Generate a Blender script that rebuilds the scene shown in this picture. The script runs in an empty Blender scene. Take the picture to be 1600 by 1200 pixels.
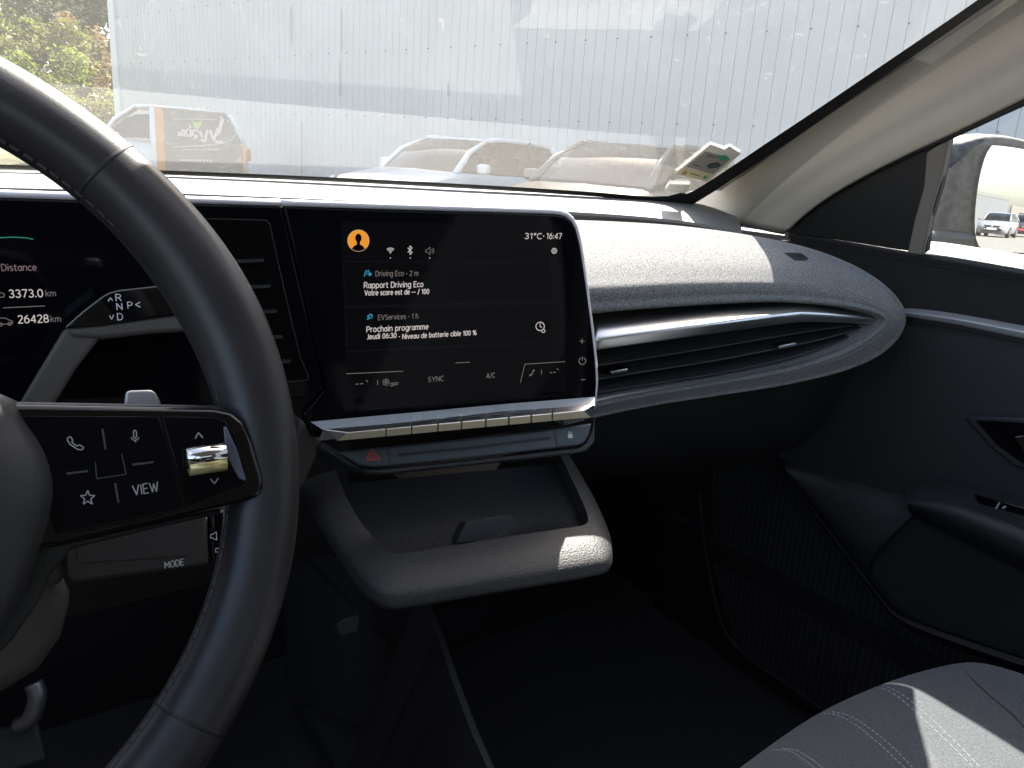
import bpy, bmesh, math, random
from mathutils import Vector as V, Matrix
from mathutils.bvhtree import BVHTree
random.seed(7)
D = bpy.data
sc = bpy.context.scene
COL = sc.collection

# ------------------------------------------------------------------ camera
F_PX = 1209.0
YAW, PITCH, ROLL = (math.radians(a) for a in (36, 15.9, 4))
CAM = V((0, 0, 1.15))
Rr = V((math.cos(YAW), -math.sin(YAW), 0)); Fh = V((math.sin(YAW), math.cos(YAW), 0)); ZZ = V((0, 0, 1))
CF = Fh*math.cos(PITCH) - ZZ*math.sin(PITCH)
U0 = Fh*math.sin(PITCH) + ZZ*math.cos(PITCH)
CR = Rr*math.cos(ROLL) + U0*math.sin(ROLL)
CU = U0*math.cos(ROLL) - Rr*math.sin(ROLL)
cam = D.cameras.new('Camera'); co = D.objects.new('Camera', cam); COL.objects.link(co)
cam.sensor_width = 36; cam.lens = 36*F_PX/1600; cam.clip_start = .02; cam.clip_end = 3000
m = Matrix((CR, CU, -CF)).transposed().to_4x4(); m.translation = CAM
co.matrix_world = m
sc.camera = co

# ------------------------------------------------------------------ light
SUN_AZ, SUN_EL = math.radians(52), math.radians(49.5)
EXPO = 2.2
w = D.worlds.new('World'); sc.world = w; w.use_nodes = True
nt = w.node_tree; bg = nt.nodes['Background']
sky = nt.nodes.new('ShaderNodeTexSky'); sky.sky_type = 'NISHITA'; sky.sun_disc = False
sky.sun_elevation = SUN_EL; sky.sun_rotation = SUN_AZ; sky.dust_density = 2.4; sky.ozone_density = .4; sky.air_density = .9
wb = nt.nodes.new('ShaderNodeMix'); wb.data_type = 'RGBA'; wb.blend_type = 'MULTIPLY'; wb.inputs[0].default_value = 1; wb.inputs[7].default_value = (1.05, 1.0, .92, 1)
nt.links.new(sky.outputs[0], wb.inputs[6]); nt.links.new(wb.outputs[2], bg.inputs[0]); bg.inputs[1].default_value = .12
SUNV = V((math.sin(SUN_AZ)*math.cos(SUN_EL), math.cos(SUN_AZ)*math.cos(SUN_EL), math.sin(SUN_EL)))
sl = D.lights.new('Sun', 'SUN'); sl.energy = 5.0; sl.angle = math.radians(.5); sl.color = (1, .95, .87)
so = D.objects.new('Sun', sl); COL.objects.link(so); so.rotation_euler = SUNV.to_track_quat('Z', 'Y').to_euler()
so.location = SUNV*30
sc.view_settings.view_transform = 'Standard'; sc.view_settings.look = 'None'
sc.view_settings.exposure = EXPO; sc.view_settings.gamma = 1
sc.cycles.max_bounces = 10; sc.cycles.transparent_max_bounces = 12; sc.cycles.diffuse_bounces = 8
sc.cycles.glossy_bounces = 4; sc.cycles.sample_clamp_indirect = 12; sc.cycles.use_denoising = True
sc.cycles.caustics_reflective = False; sc.cycles.caustics_refractive = False

# ------------------------------------------------------------------ geometry helpers
def ray(px, py): return (CF + CR*((px-800)/F_PX) + CU*((600-py)/F_PX))
def at_d(px, py, d): return CAM + ray(px, py)*d                 # d = depth along the lens axis
def on(px, py, pl):                                             # point on a plane (p0, n)
    r = ray(px, py); p0, n = pl
    return CAM + r*((p0-CAM).dot(n)/r.dot(n))
def hit(px, py, f, a=.15, b=3.0, n=300):                        # first root of f along the ray
    r = ray(px, py); pa = f(CAM+r*a)
    for i in range(1, n+1):
        t = a+(b-a)*i/n; pb = f(CAM+r*t)
        if pa*pb <= 0:
            lo, hi = a+(b-a)*(i-1)/n, t
            for _ in range(40):
                mid = (lo+hi)/2
                if f(CAM+r*mid)*pa <= 0: hi = mid
                else: lo = mid
            return CAM+r*lo
        pa = pb
    return CAM+r*b
def at_z(px, py, z): return on(px, py, (V((0, 0, z)), ZZ))
def at_x(px, py, x): return on(px, py, (V((x, 0, 0)), V((1, 0, 0))))
def at_y(px, py, y): return on(px, py, (V((0, y, 0)), V((0, 1, 0))))
def vplane(a, b):                                               # vertical plane through two (x, y) points
    d = V((b[0]-a[0], b[1]-a[1], 0)).normalized(); return (V((a[0], a[1], 0)), V((d.y, -d.x, 0)))
def shift(pl, s): return (pl[0]+pl[1]*s, pl[1])

def mesh(name, vs, fs, mat, parent=None, smooth=False, bevel=0, seg=2, subsurf=0, solid=0, ang=35):
    assert all(0 <= i < len(vs) for f in fs for i in f) and all(len(set(f)) == len(f) for f in fs), name
    me = D.meshes.new(name); me.from_pydata([tuple(v) for v in vs], [], fs); me.update()
    return wrap(name, me, mat, parent, smooth, bevel, seg, subsurf, solid, ang)
def wrap(name, me, mat, parent=None, smooth=False, bevel=0, seg=2, subsurf=0, solid=0, ang=35):
    o = D.objects.new(name, me); COL.objects.link(o)
    for mm in (mat if isinstance(mat, (list, tuple)) else [mat]): me.materials.append(mm)
    if parent: o.parent = parent; o.matrix_parent_inverse = Matrix.Translation(-ROOTLOC.get(parent.name, V((0, 0, 0))))
    if smooth: me.polygons.foreach_set('use_smooth', [True]*len(me.polygons))
    if solid:
        md = o.modifiers.new('s', 'SOLIDIFY'); md.thickness = solid; md.offset = -1
    if bevel:
        md = o.modifiers.new('b', 'BEVEL'); md.width = bevel; md.segments = seg; md.limit_method = 'ANGLE'; md.angle_limit = math.radians(ang)
        md.harden_normals = False
        me.polygons.foreach_set('use_smooth', [True]*len(me.polygons))
        if hasattr(me, 'set_sharp_from_angle'): me.set_sharp_from_angle(angle=math.radians(50))
    if subsurf:
        md = o.modifiers.new('u', 'SUBSURF'); md.levels = subsurf; md.render_levels = subsurf
    return o
ROOTLOC = {}
def thing(name, label, cat, loc=(0, 0, 0), group=None, kind=None):
    o = D.objects.new(name, None); COL.objects.link(o); o.location = loc; o.empty_display_size = .1
    ROOTLOC[o.name] = V(loc); o['label'] = label; o['category'] = cat
    if group: o['group'] = group
    if kind: o['kind'] = kind
    return o
def tag(o, label, cat, group=None, kind=None):
    o['label'] = label; o['category'] = cat
    if group: o['group'] = group
    if kind: o['kind'] = kind
    return o

def prism_data(pts, n, th):
    """polygon pts facing n, extruded th backwards"""
    k = len(pts); nn = V((0, 0, 0))
    for i in range(k): nn += pts[i].cross(pts[(i+1) % k])
    if nn.dot(n) < 0: pts = pts[::-1]
    vs = list(pts)+[p-n*th for p in pts]
    fs = [tuple(range(k)), tuple(range(2*k-1, k-1, -1))]
    fs += [(i, k+i, k+(i+1) % k, (i+1) % k) for i in range(k)]
    return vs, fs
def plate(name, px, pl, th, mat, parent=None, proud=0, bevel=0, seg=2, n=None):
    n = n or pl[1]
    pts = [on(x, y, pl)+pl[1]*proud for x, y in px]
    vs, fs = prism_data(pts, n, th)
    return mesh(name, vs, fs, mat, parent, bevel=bevel, seg=seg)
def cr(p, t):
    """Catmull-Rom through list p, t in 0..1"""
    k = len(p)-1
    if k == 0: return p[0].copy()
    s = min(max(t*k, 0), k-1e-9); i = int(s); u = s-i
    a = p[i-1] if i > 0 else p[0]*2-p[1]; b = p[i]; c = p[i+1]; d = p[i+2] if i+2 <= k else p[k]*2-p[k-1]
    return .5*((2*b)+(c-a)*u+(2*a-5*b+4*c-d)*u*u+(3*b-a-3*c+d)*u**3)
def resample(p, n, arc=True):
    if not arc: return [cr(p, i/(n-1)) for i in range(n)]
    q = [cr(p, i/200) for i in range(201)]; L = [0]
    for i in range(200): L.append(L[-1]+(q[i+1]-q[i]).length)
    out = []; j = 0
    for i in range(n):
        s = L[-1]*i/(n-1)
        while j < 199 and L[j+1] < s: j += 1
        u = (s-L[j])/max(L[j+1]-L[j], 1e-9); out.append(q[j].lerp(q[j+1], min(max(u, 0), 1)))
    return out
def grid_faces(nr, nc, flip=False, wrapc=False):
    fs = []
    for r in range(nr-1):
        for c in range(nc if wrapc else nc-1):
            d = (c+1) % nc; q = (r*nc+c, r*nc+d, (r+1)*nc+d, (r+1)*nc+c)
            fs.append(q[::-1] if flip else q)
    return fs
def loft(name, rows, nc, nr, mat, parent=None, flip=False, solid=0, arc=True):
    rr = [resample(r, nc, arc) for r in rows]
    cols = [resample([rr[k][c] for k in range(len(rr))], nr, False) for c in range(nc)] if nr else None
    vs = [cols[c][r] for r in range(nr) for c in range(nc)]
    return mesh(name, vs, grid_faces(nr, nc, flip), mat, parent, smooth=True, solid=solid)
def tube(name, path, rad, mat, parent=None, seg=12, closed=False, up=None, caps=True, sx=1, sy=1):
    vs = []; n = len(path)
    for i, p in enumerate(path):
        a = path[(i-1) % n] if (closed or i > 0) else p; b = path[(i+1) % n] if (closed or i < n-1) else p
        t = (b-a).normalized(); u0 = up or V((0, 0, 1))
        if abs(t.dot(u0)) > .98: u0 = V((0, 1, 0))
        s = t.cross(u0).normalized(); u = s.cross(t)
        r = rad[i] if isinstance(rad, (list, tuple)) else rad
        for k in range(seg):
            an = 2*math.pi*k/seg; vs.append(p+s*(math.cos(an)*r*sx)+u*(math.sin(an)*r*sy))
    fs = []
    for i in range(n if closed else n-1):
        j = (i+1) % n
        for k in range(seg):
            l = (k+1) % seg; fs.append((i*seg+k, i*seg+l, j*seg+l, j*seg+k))
    if caps and not closed:
        fs.append(tuple(range(seg-1, -1, -1))); fs.append(tuple(range((n-1)*seg, n*seg)))
    return mesh(name, vs, fs, mat, parent, smooth=True)
def boxdata(c, s, rot=None):
    vs = []
    for z in (-1, 1):
        for y in (-1, 1):
            for x in (-1, 1):
                v = V((x*s[0]/2, y*s[1]/2, z*s[2]/2))
                if rot: v = rot @ v
                vs.append(V(c)+v)
    return vs, [(0, 2, 3, 1), (4, 5, 7, 6), (0, 1, 5, 4), (2, 6, 7, 3), (0, 4, 6, 2), (1, 3, 7, 5)]
def box(name, c, s, mat, parent=None, bevel=0, rot=None):
    vs, fs = boxdata(c, s, rot); return mesh(name, vs, fs, mat, parent, bevel=bevel)
class MB:
    def __init__(s): s.v = []; s.f = []
    def add(s, vs, fs):
        o = len(s.v); s.v += list(vs); s.f += [tuple(i+o for i in f) for f in fs]; return s
    def box(s, c, sz, rot=None): return s.add(*boxdata(c, sz, rot))
    def prism(s, pts, n, th): return s.add(*prism_data(pts, n, th))
    def build(s, name, mat, parent=None, **k): return mesh(name, s.v, s.f, mat, parent, **k)

def basis(pl, e1):
    n = pl[1]; e1 = (e1-n*e1.dot(n)).normalized(); return e1, n.cross(e1)
def proj(p):
    d = p-CAM; z = d.dot(CF); return 800+F_PX*d.dot(CR)/z, 600-F_PX*d.dot(CU)/z
def _a(cx, cy, rx, ry, a0, a1, n=8): return [(cx+rx*math.cos(math.radians(a0+(a1-a0)*k/n)), cy+ry*math.sin(math.radians(a0+(a1-a0)*k/n))) for k in range(n+1)]
# single-stroke letters, cap height 7: advance width and strokes
_bowl = lambda: _a(2, 2.5, 2, 2.5, 0, 360, 14)
GL = {
'A': (5, [[(0, 0), (2.5, 7), (5, 0)], [(.9, 2.3), (4.1, 2.3)]]), 'C': (4.6, [_a(2.7, 3.5, 2.7, 3.5, 50, 310, 14)]), 'D': (4.8, [[(0, 0), (0, 7)]+_a(1.8, 3.5, 3, 3.5, 90, -90, 12)+[(0, 0)]]),
'E': (3.8, [[(3.8, 0), (0, 0), (0, 7), (3.8, 7)], [(0, 3.6), (3.3, 3.6)]]), 'F': (3.8, [[(0, 0), (0, 7), (3.8, 7)], [(0, 3.5), (3.3, 3.5)]]), 'I': (.4, [[(.2, 0), (.2, 7)]]),
'J': (2.6, [[(2.4, 7), (2.4, 1.6)]+_a(1, 1.4, 1.4, 1.4, 0, -110, 6)]), 'M': (5.6, [[(0, 0), (0, 7), (2.8, 2.5), (5.6, 7), (5.6, 0)]]), 'N': (4.8, [[(0, 0), (0, 7), (4.8, 0), (4.8, 7)]]),
'O': (5.4, [_a(2.7, 3.5, 2.7, 3.5, 0, 360, 18)]), 'P': (4.2, [[(0, 0), (0, 7), (2.2, 7)]+_a(2.2, 5.1, 2, 1.9, 90, -90, 8)+[(0, 3.2)]]), 'R': (4.4, [[(0, 0), (0, 7), (2.2, 7)]+_a(2.2, 5.2, 2, 1.8, 90, -90, 8)+[(0, 3.4)], [(2.2, 3.4), (4.4, 0)]]),
'S': (4, [_a(2.1, 5.2, 1.8, 1.8, 40, 240, 8)+_a(1.9, 1.8, 1.9, 1.8, 70, -140, 8)]), 'T': (4.6, [[(0, 7), (4.6, 7)], [(2.3, 7), (2.3, 0)]]), 'U': (4.8, [[(0, 7), (0, 2.3)]+_a(2.4, 2.4, 2.4, 2.4, 180, 360, 8)+[(4.8, 7)]]),
'V': (5, [[(0, 7), (2.5, 0), (5, 7)]]), 'W': (7, [[(0, 7), (1.8, 0), (3.5, 6), (5.2, 0), (7, 7)]]), 'Y': (4.8, [[(0, 7), (2.4, 3.3), (4.8, 7)], [(2.4, 3.3), (2.4, 0)]]),
'a': (3.8, [_a(1.8, 2.4, 1.8, 2.4, 0, 360, 12), [(3.7, 5), (3.7, 0)]]), 'b': (4, [[(0, 7.4), (0, 0)], _bowl()]), 'c': (3.2, [_a(2, 2.5, 2, 2.5, 50, 310, 10)]), 'd': (4, [_bowl(), [(4, 7.4), (4, 0)]]),
'e': (3.8, [[(0, 2.6), (3.8, 2.6)]+_a(1.9, 2.5, 1.9, 2.5, 0, 310, 12)]), 'g': (4, [_bowl(), [(4, 5), (4, -.6)]+_a(2.2, -.6, 1.8, 1.4, 0, -150, 6)]), 'h': (3.6, [[(0, 7.4), (0, 0)], [(0, 3.2)]+_a(1.8, 3.2, 1.8, 1.8, 180, 0, 8)+[(3.6, 0)]]),
'i': (.5, [[(.25, 0), (.25, 5)], [(.25, 6.6), (.25, 7.3)]]), 'k': (3.6, [[(0, 7.4), (0, 0)], [(3.4, 5), (0, 2.2)], [(1.2, 3), (3.6, 0)]]), 'l': (.5, [[(.25, 0), (.25, 7.4)]]), 'm': (6, [[(0, 0), (0, 5)], [(0, 3.5)]+_a(1.5, 3.5, 1.5, 1.5, 180, 0, 6)+[(3, 0)], [(3, 3.5)]+_a(4.5, 3.5, 1.5, 1.5, 180, 0, 6)+[(6, 0)]]),
'n': (3.6, [[(0, 0), (0, 5)], [(0, 3.2)]+_a(1.8, 3.2, 1.8, 1.8, 180, 0, 8)+[(3.6, 0)]]), 'o': (4, [_bowl()]), 'p': (4, [[(0, 5), (0, -2)], _bowl()]), 'r': (2.2, [[(0, 0), (0, 5)], [(0, 3)]+_a(1.9, 3, 1.9, 2, 180, 80, 5)]),
's': (3, [_a(1.5, 3.7, 1.4, 1.25, 40, 250, 7)+_a(1.5, 1.3, 1.5, 1.3, 70, -140, 7)]), 't': (2.4, [[(.8, 6.6), (.8, 1.2), (1.4, .1), (2.4, .1)], [(0, 5), (2.4, 5)]]), 'u': (3.6, [[(0, 5), (0, 1.8)]+_a(1.8, 1.8, 1.8, 1.8, 180, 360, 8)+[(3.6, 5)], [(3.6, 2), (3.6, 0)]]), 'v': (3.8, [[(0, 5), (1.9, 0), (3.8, 5)]]),
'0': (4, [_a(2, 3.5, 2, 3.5, 0, 360, 16)]), '1': (2.4, [[(0, 5.6), (1.8, 7), (1.8, 0)]]), '2': (3.8, [_a(1.9, 5.2, 1.8, 1.8, 160, -30, 8)+[(0, 0), (3.8, 0)]]), '3': (3.8, [_a(1.8, 5.3, 1.7, 1.7, 150, -90, 8), _a(1.8, 1.8, 2, 1.8, 90, -150, 8)]),
'4': (4.2, [[(3.2, 0), (3.2, 7), (0, 2), (4.2, 2)]]), '6': (4, [_a(2, 2.2, 2, 2.2, 0, 360, 12), [(0, 2.2), (.6, 5), (2.9, 7)]]), '7': (3.8, [[(0, 7), (3.8, 7), (1.3, 0)]]), '8': (4, [_a(2, 5.3, 1.7, 1.7, 0, 360, 12), _a(2, 1.8, 2, 1.8, 0, 360, 12)]),
':': (.6, [[(.3, .4), (.3, 1.2)], [(.3, 4), (.3, 4.8)]]), '.': (.6, [[(.3, 0), (.3, .8)]]), '-': (2.4, [[(0, 3), (2.4, 3)]]), '/': (3, [[(0, -.6), (3, 7.4)]]), '%': (6.4, [_a(1.3, 5.4, 1.3, 1.6, 0, 360, 10), _a(5.1, 1.6, 1.3, 1.6, 0, 360, 10), [(1.2, 0), (5.2, 7)]]),
'•': (1.4, [_a(.7, 3, .35, .35, 0, 360, 6)]), '°': (2, [_a(1, 6, 1, 1, 0, 360, 10)]), ' ': (1.6, [])}
def text_strokes(s, gap=1.65):
    x = 0; out = []
    for ch in s:
        w, st = GL[ch]; out += [[(p[0]+x, p[1]) for p in l] for l in st]; x += w+gap
    return out, x-gap
class Marks:
    """lettering and icons lying on a plane, collected into one mesh"""
    def __init__(s, pl, e1, lift=.0004): s.pl = shift(pl, lift); s.e1, s.e2 = basis(pl, e1); s.mb = MB()
    def text(s, body, x0, y0, x1, cap, bold=0):
        p = on(x0, y0, s.pl); d = (p-CAM).dot(CF); lo, hi = 0, .5
        for _ in range(40):
            mid = (lo+hi)/2
            if proj(p+s.e1*mid)[0] < x1: lo = mid
            else: hi = mid
        st, wd = text_strokes(body); kx = lo/wd; ky = cap*d/F_PX/7; wpx = 1.05+bold*.40; n = s.pl[1]; hw = wpx*.5*d/F_PX
        for l in st:
            P = [p+s.e1*(x*kx)+s.e2*(y*ky) for x, y in l]
            for a, b in zip(P, P[1:]):
                t = b-a
                if t.length < 1e-7: continue
                t.normalize(); w = n.cross(t)*hw; e = t*hw*.4
                s.mb.add([a-w-e, b-w+e, b+w+e, a+w-e], [(0, 1, 2, 3)])
    def line(s, pts, wpx, closed=False):
        P = [on(x, y, s.pl) for x, y in pts]; n = s.pl[1]; k = len(P)
        if closed: P = P+[P[0]]; k += 1
        for i in range(k-1):
            a, b = P[i], P[i+1]; t = (b-a)
            if t.length < 1e-7: continue
            t.normalize(); w = n.cross(t)*(wpx*.5*(a-CAM).dot(CF)/F_PX)
            s.mb.add([a-w, b-w, b+w, a+w], [(0, 1, 2, 3)])
    def poly(s, pts): s.mb.add([on(x, y, s.pl) for x, y in pts], [tuple(range(len(pts)))])
    def arc(s, cx, cy, r, a0, a1, wpx, n=14, ry=None):
        ry = ry or r
        s.line([(cx+r*math.cos(math.radians(a0+(a1-a0)*i/n)), cy-ry*math.sin(math.radians(a0+(a1-a0)*i/n))) for i in range(n+1)], wpx)
    def disc(s, cx, cy, r, n=20): s.poly([(cx+r*math.cos(2*math.pi*i/n), cy+r*math.sin(2*math.pi*i/n)) for i in range(n)])
    def build(s, name, mat, parent): return s.mb.build(name, mat, parent)

# ------------------------------------------------------------------ materials
def mat(name, col, rough=.5, metal=0, bump=0, bscale=200, var=0, vscale=8, spec=.5, coat=0, sheen=0, detail=3, col2=None):
    M = D.materials.new(name); M.use_nodes = True; t = M.node_tree; b = t.nodes['Principled BSDF']
    b.inputs['Base Color'].default_value = (*col, 1); b.inputs['Roughness'].default_value = rough
    b.inputs['Metallic'].default_value = metal; b.inputs['Specular IOR Level'].default_value = spec
    b.inputs['Coat Weight'].default_value = coat
    if sheen: b.inputs['Sheen Weight'].default_value = sheen
    if var or bump: tc = t.nodes.new('ShaderNodeTexCoord')
    if var:
        nz = t.nodes.new('ShaderNodeTexNoise'); nz.inputs['Scale'].default_value = vscale; nz.inputs['Detail'].default_value = detail
        rp = t.nodes.new('ShaderNodeValToRGB'); c2 = col2 or tuple(c*(1-var) for c in col); c1 = col if col2 else tuple(min(1, c*(1+var)) for c in col)
        rp.color_ramp.elements[0].position = .35; rp.color_ramp.elements[1].position = .65
        rp.color_ramp.elements[0].color = (*c2, 1); rp.color_ramp.elements[1].color = (*c1, 1)
        t.links.new(tc.outputs['Object'], nz.inputs['Vector']); t.links.new(nz.outputs[0], rp.inputs[0]); t.links.new(rp.outputs[0], b.inputs['Base Color'])
    if bump:
        n2 = t.nodes.new('ShaderNodeTexNoise'); n2.inputs['Scale'].default_value = bscale; n2.inputs['Detail'].default_value = 2
        bp = t.nodes.new('ShaderNodeBump'); bp.inputs['Strength'].default_value = bump; bp.inputs['Distance'].default_value = .001
        t.links.new(tc.outputs['Object'], n2.inputs['Vector']); t.links.new(n2.outputs[0], bp.inputs['Height']); t.links.new(bp.outputs[0], b.inputs['Normal'])
    return M
def emit(name, col, s):
    M = D.materials.new(name); M.use_nodes = True; t = M.node_tree; b = t.nodes['Principled BSDF']
    b.inputs['Base Color'].default_value = (.004, .004, .004, 1); b.inputs['Specular IOR Level'].default_value = .10; b.inputs['Emission Color'].default_value = (*col, 1)
    b.inputs['Emission Strength'].default_value = s/2**EXPO; b.inputs['Roughness'].default_value = .06
    return M
def glass(name, tint, r0, dust=0, dscale=60, dustcol=(.8, .77, .7), rough=.0, wav=False):
    """thin pane: Schlick reflection over clear transmission, with a film of dust"""
    M = D.materials.new(name); M.use_nodes = True; t = M.node_tree; N = t.nodes; L = t.links
    for n in list(N): N.remove(n)
    out = N.new('ShaderNodeOutputMaterial'); tr = N.new('ShaderNodeBsdfTransparent'); tr.inputs[0].default_value = (*tint, 1)
    gl = N.new('ShaderNodeBsdfGlossy'); gl.inputs['Roughness'].default_value = rough
    ge = N.new('ShaderNodeNewGeometry'); dp = N.new('ShaderNodeVectorMath'); dp.operation = 'DOT_PRODUCT'
    L.new(ge.outputs['Incoming'], dp.inputs[0]); L.new(ge.outputs['Normal'], dp.inputs[1])
    def mth(op, a, b=None):
        n = N.new('ShaderNodeMath'); n.operation = op
        for i, q in enumerate((a, b)):
            if q is None: continue
            if isinstance(q, (int, float)): n.inputs[i].default_value = q
            else: L.new(q, n.inputs[i])
        return n.outputs[0]
    c = mth('ABSOLUTE', dp.outputs['Value']); p5 = mth('POWER', mth('SUBTRACT', 1.0, c), 5.0)
    fr = mth('ADD', mth('MULTIPLY', p5, 1-r0), r0)
    mx = N.new('ShaderNodeMixShader'); L.new(fr, mx.inputs[0]); L.new(tr.outputs[0], mx.inputs[1]); L.new(gl.outputs[0], mx.inputs[2])
    last = mx.outputs[0]
    if dust:
        df = N.new('ShaderNodeBsdfDiffuse'); tl = N.new('ShaderNodeBsdfTranslucent')
        df.inputs[0].default_value = (*dustcol, 1); tl.inputs[0].default_value = (*dustcol, 1)
        m2 = N.new('ShaderNodeMixShader'); m2.inputs[0].default_value = .5; L.new(df.outputs[0], m2.inputs[1]); L.new(tl.outputs[0], m2.inputs[2])
        tc = N.new('ShaderNodeTexCoord')
        n1 = N.new('ShaderNodeTexNoise'); n1.inputs['Scale'].default_value = 5; n1.inputs['Detail'].default_value = 4; L.new(tc.outputs['Object'], n1.inputs['Vector'])
        n2 = N.new('ShaderNodeTexNoise'); n2.inputs['Scale'].default_value = dscale*6; n2.inputs['Detail'].default_value = 2; L.new(tc.outputs['Object'], n2.inputs['Vector'])
        # fine wiper scratches and dried drops: ridges of a distorted noise
        n3 = N.new('ShaderNodeTexNoise'); n3.inputs['Scale'].default_value = dscale; n3.inputs['Detail'].default_value = 1; n3.inputs['Distortion'].default_value = 1.2
        L.new(tc.outputs['Object'], n3.inputs['Vector'])
        rid = mth('ABSOLUTE', mth('SUBTRACT', n3.outputs[0], .5)); rid = mth('MULTIPLY', mth('LESS_THAN', rid, .008), mth('GREATER_THAN', n2.outputs[0], .52))
        g1 = mth('MULTIPLY', mth('ADD', mth('MULTIPLY', n1.outputs[0], .5), .75), dust); g2 = mth('MULTIPLY', mth('POWER', n2.outputs[0], 2.0), dust*.35)
        f = mth('ADD', mth('ADD', g1, g2), mth('MULTIPLY', rid, dust*1.1))
        m3 = N.new('ShaderNodeMixShader'); L.new(f, m3.inputs[0]); L.new(last, m3.inputs[1]); L.new(m2.outputs[0], m3.inputs[2]); last = m3.outputs[0]
    L.new(last, out.inputs[0]); return M
def knit(name, col, scale, var=.35, bump=.6, rough=.95, sheen=.2):
    """heathered cloth: two colours of thread in a fine weave"""
    M = mat(name, col, rough, bump=bump, bscale=scale, var=var, vscale=scale*.8, sheen=sheen, spec=.2, detail=4); return M
def ribbed(name, col, scale, rotz, bump=.8):
    M = mat(name, col, .9); t = M.node_tree; b = t.nodes['Principled BSDF']
    tc = t.nodes.new('ShaderNodeTexCoord'); mp = t.nodes.new('ShaderNodeMapping'); mp.inputs['Rotation'].default_value = rotz
    wv = t.nodes.new('ShaderNodeTexWave'); wv.inputs['Scale'].default_value = scale; wv.inputs['Distortion'].default_value = .3
    bp = t.nodes.new('ShaderNodeBump'); bp.inputs['Strength'].default_value = bump; bp.inputs['Distance'].default_value = .004
    t.links.new(tc.outputs['Object'], mp.inputs[0]); t.links.new(mp.outputs[0], wv.inputs[0]); t.links.new(wv.outputs['Fac'], bp.inputs['Height']); t.links.new(bp.outputs[0], b.inputs['Normal'])
    mx = t.nodes.new('ShaderNodeMix'); mx.data_type = 'RGBA'; mx.inputs[6].default_value = (*[c*.4 for c in col], 1); mx.inputs[7].default_value = (*[c*1.3 for c in col], 1)
    t.links.new(wv.outputs['Fac'], mx.inputs[0]); t.links.new(mx.outputs[2], b.inputs['Base Color'])
    return M

m_gloss = mat('piano black glass', (.004, .004, .005), .04, spec=.5)
m_display = mat('display glass', (.004, .004, .006), .05, spec=.14)
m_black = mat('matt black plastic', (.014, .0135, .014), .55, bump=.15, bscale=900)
m_plastic = mat('grained dark plastic', (.025, .024, .027), .48, bump=.5, bscale=700, var=.1, vscale=300)
m_plasticg = mat('grained grey plastic', (.036, .0345, .033), .5, bump=.6, bscale=650, var=.08, vscale=300)
m_brown = mat('warm grey plastic', (.085, .075, .066), .55, bump=.25, bscale=800)
m_leather = mat('black leather', (.026, .0235, .0255), .38, bump=.06, bscale=900, var=.12, vscale=40)
m_leather2 = mat('airbag cover leather', (.028, .028, .03), .5, bump=.12, bscale=900)
m_stitch = mat('grey thread', (.075, .07, .07), .8)
m_pad = knit('heather grey cloth', (.19, .187, .186), 900, var=.5)
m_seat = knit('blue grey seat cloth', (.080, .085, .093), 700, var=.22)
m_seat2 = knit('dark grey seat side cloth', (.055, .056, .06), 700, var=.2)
m_beige = mat('greige pillar trim', (.82, .75, .66), .75, bump=.12, bscale=900)
m_greige = mat('greige divider', (.22, .195, .17), .7)
m_silver = mat('satin silver', (.62, .63, .65), .28, metal=1, bump=.04, bscale=1500)
m_silver2 = mat('satin silver paint', (.52, .52, .55), .34, metal=.45)
m_rimw = mat('pale satin edging', (.80, .77, .84), .4, metal=.2)
m_rollrefl = mat('yellow roller reflection', (.70, .58, .26), .3, metal=.5)  # yellowish reflection on the chrome roller, as a colour
m_chrome = mat('chrome', (.75, .75, .76), .12, metal=1)
m_keys = mat('champagne metal keys', (.95, .82, .56), .38, metal=.35)
m_keytop = mat('grey key shelf', (.46, .49, .51), .42, metal=.15)
m_ctrl = mat('slate control plastic', (.055, .065, .075), .38, bump=.1, bscale=800)
m_carpet = mat('black carpet', (.022, .021, .0215), .98, bump=1, bscale=500, var=.3, vscale=350)
m_doorc = mat('dark door carpet', (.022, .021, .023), .98, bump=1, bscale=500, var=.35, vscale=350)
m_door = mat('soft dark door skin', (.025, .0235, .026), .6, bump=.3, bscale=700)
m_doorcloth = ribbed('ribbed door cloth', (.023, .0215, .023), 160, (0, 1.57, 0), .5)
m_rib = ribbed('ribbed floor mat', (.020, .019, .0195), 40, (0, 0, .9), .5)
m_rubber = mat('black rubber', (.012, .012, .012), .6)
m_frit = mat('black glass border', (.01, .01, .011), .5)
m_white = mat('white print', (.75, .75, .75), .5)
m_greyprint = mat('grey print', (.38, .38, .38), .5)
m_red = mat('red print', (.6, .06, .05), .5)
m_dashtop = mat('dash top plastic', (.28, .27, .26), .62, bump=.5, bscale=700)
m_roofl = mat('pale headlining', (.72, .68, .62), .9, bump=.2, bscale=600)
e_white = emit('lit white text', (.85, .76, .74), .62)
e_dim = emit('lit dim text', (.35, .30, .29), .45)
e_line = emit('lit faint line', (.2, .19, .2), .09)
e_card = emit('lit card background', (.05, .055, .07), .12)
e_orange = emit('lit orange disc', (.95, .36, .03), .85)
e_blue = emit('lit blue icon', (.05, .38, .6), .7)
e_green = emit('lit green arc', (.05, .45, .25), .5)
e_rose = emit('lit rose text', (.42, .3, .32), .42)
m_wind = glass('dusty windscreen glass', (.95, .97, .96), .13, dust=.066, dscale=36)
m_side = glass('side window glass', (.93, .96, .95), .06, dust=.02, dscale=50)
m_mirror = mat('mirror glass', (.9, .92, .93), .005, metal=1)

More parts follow.
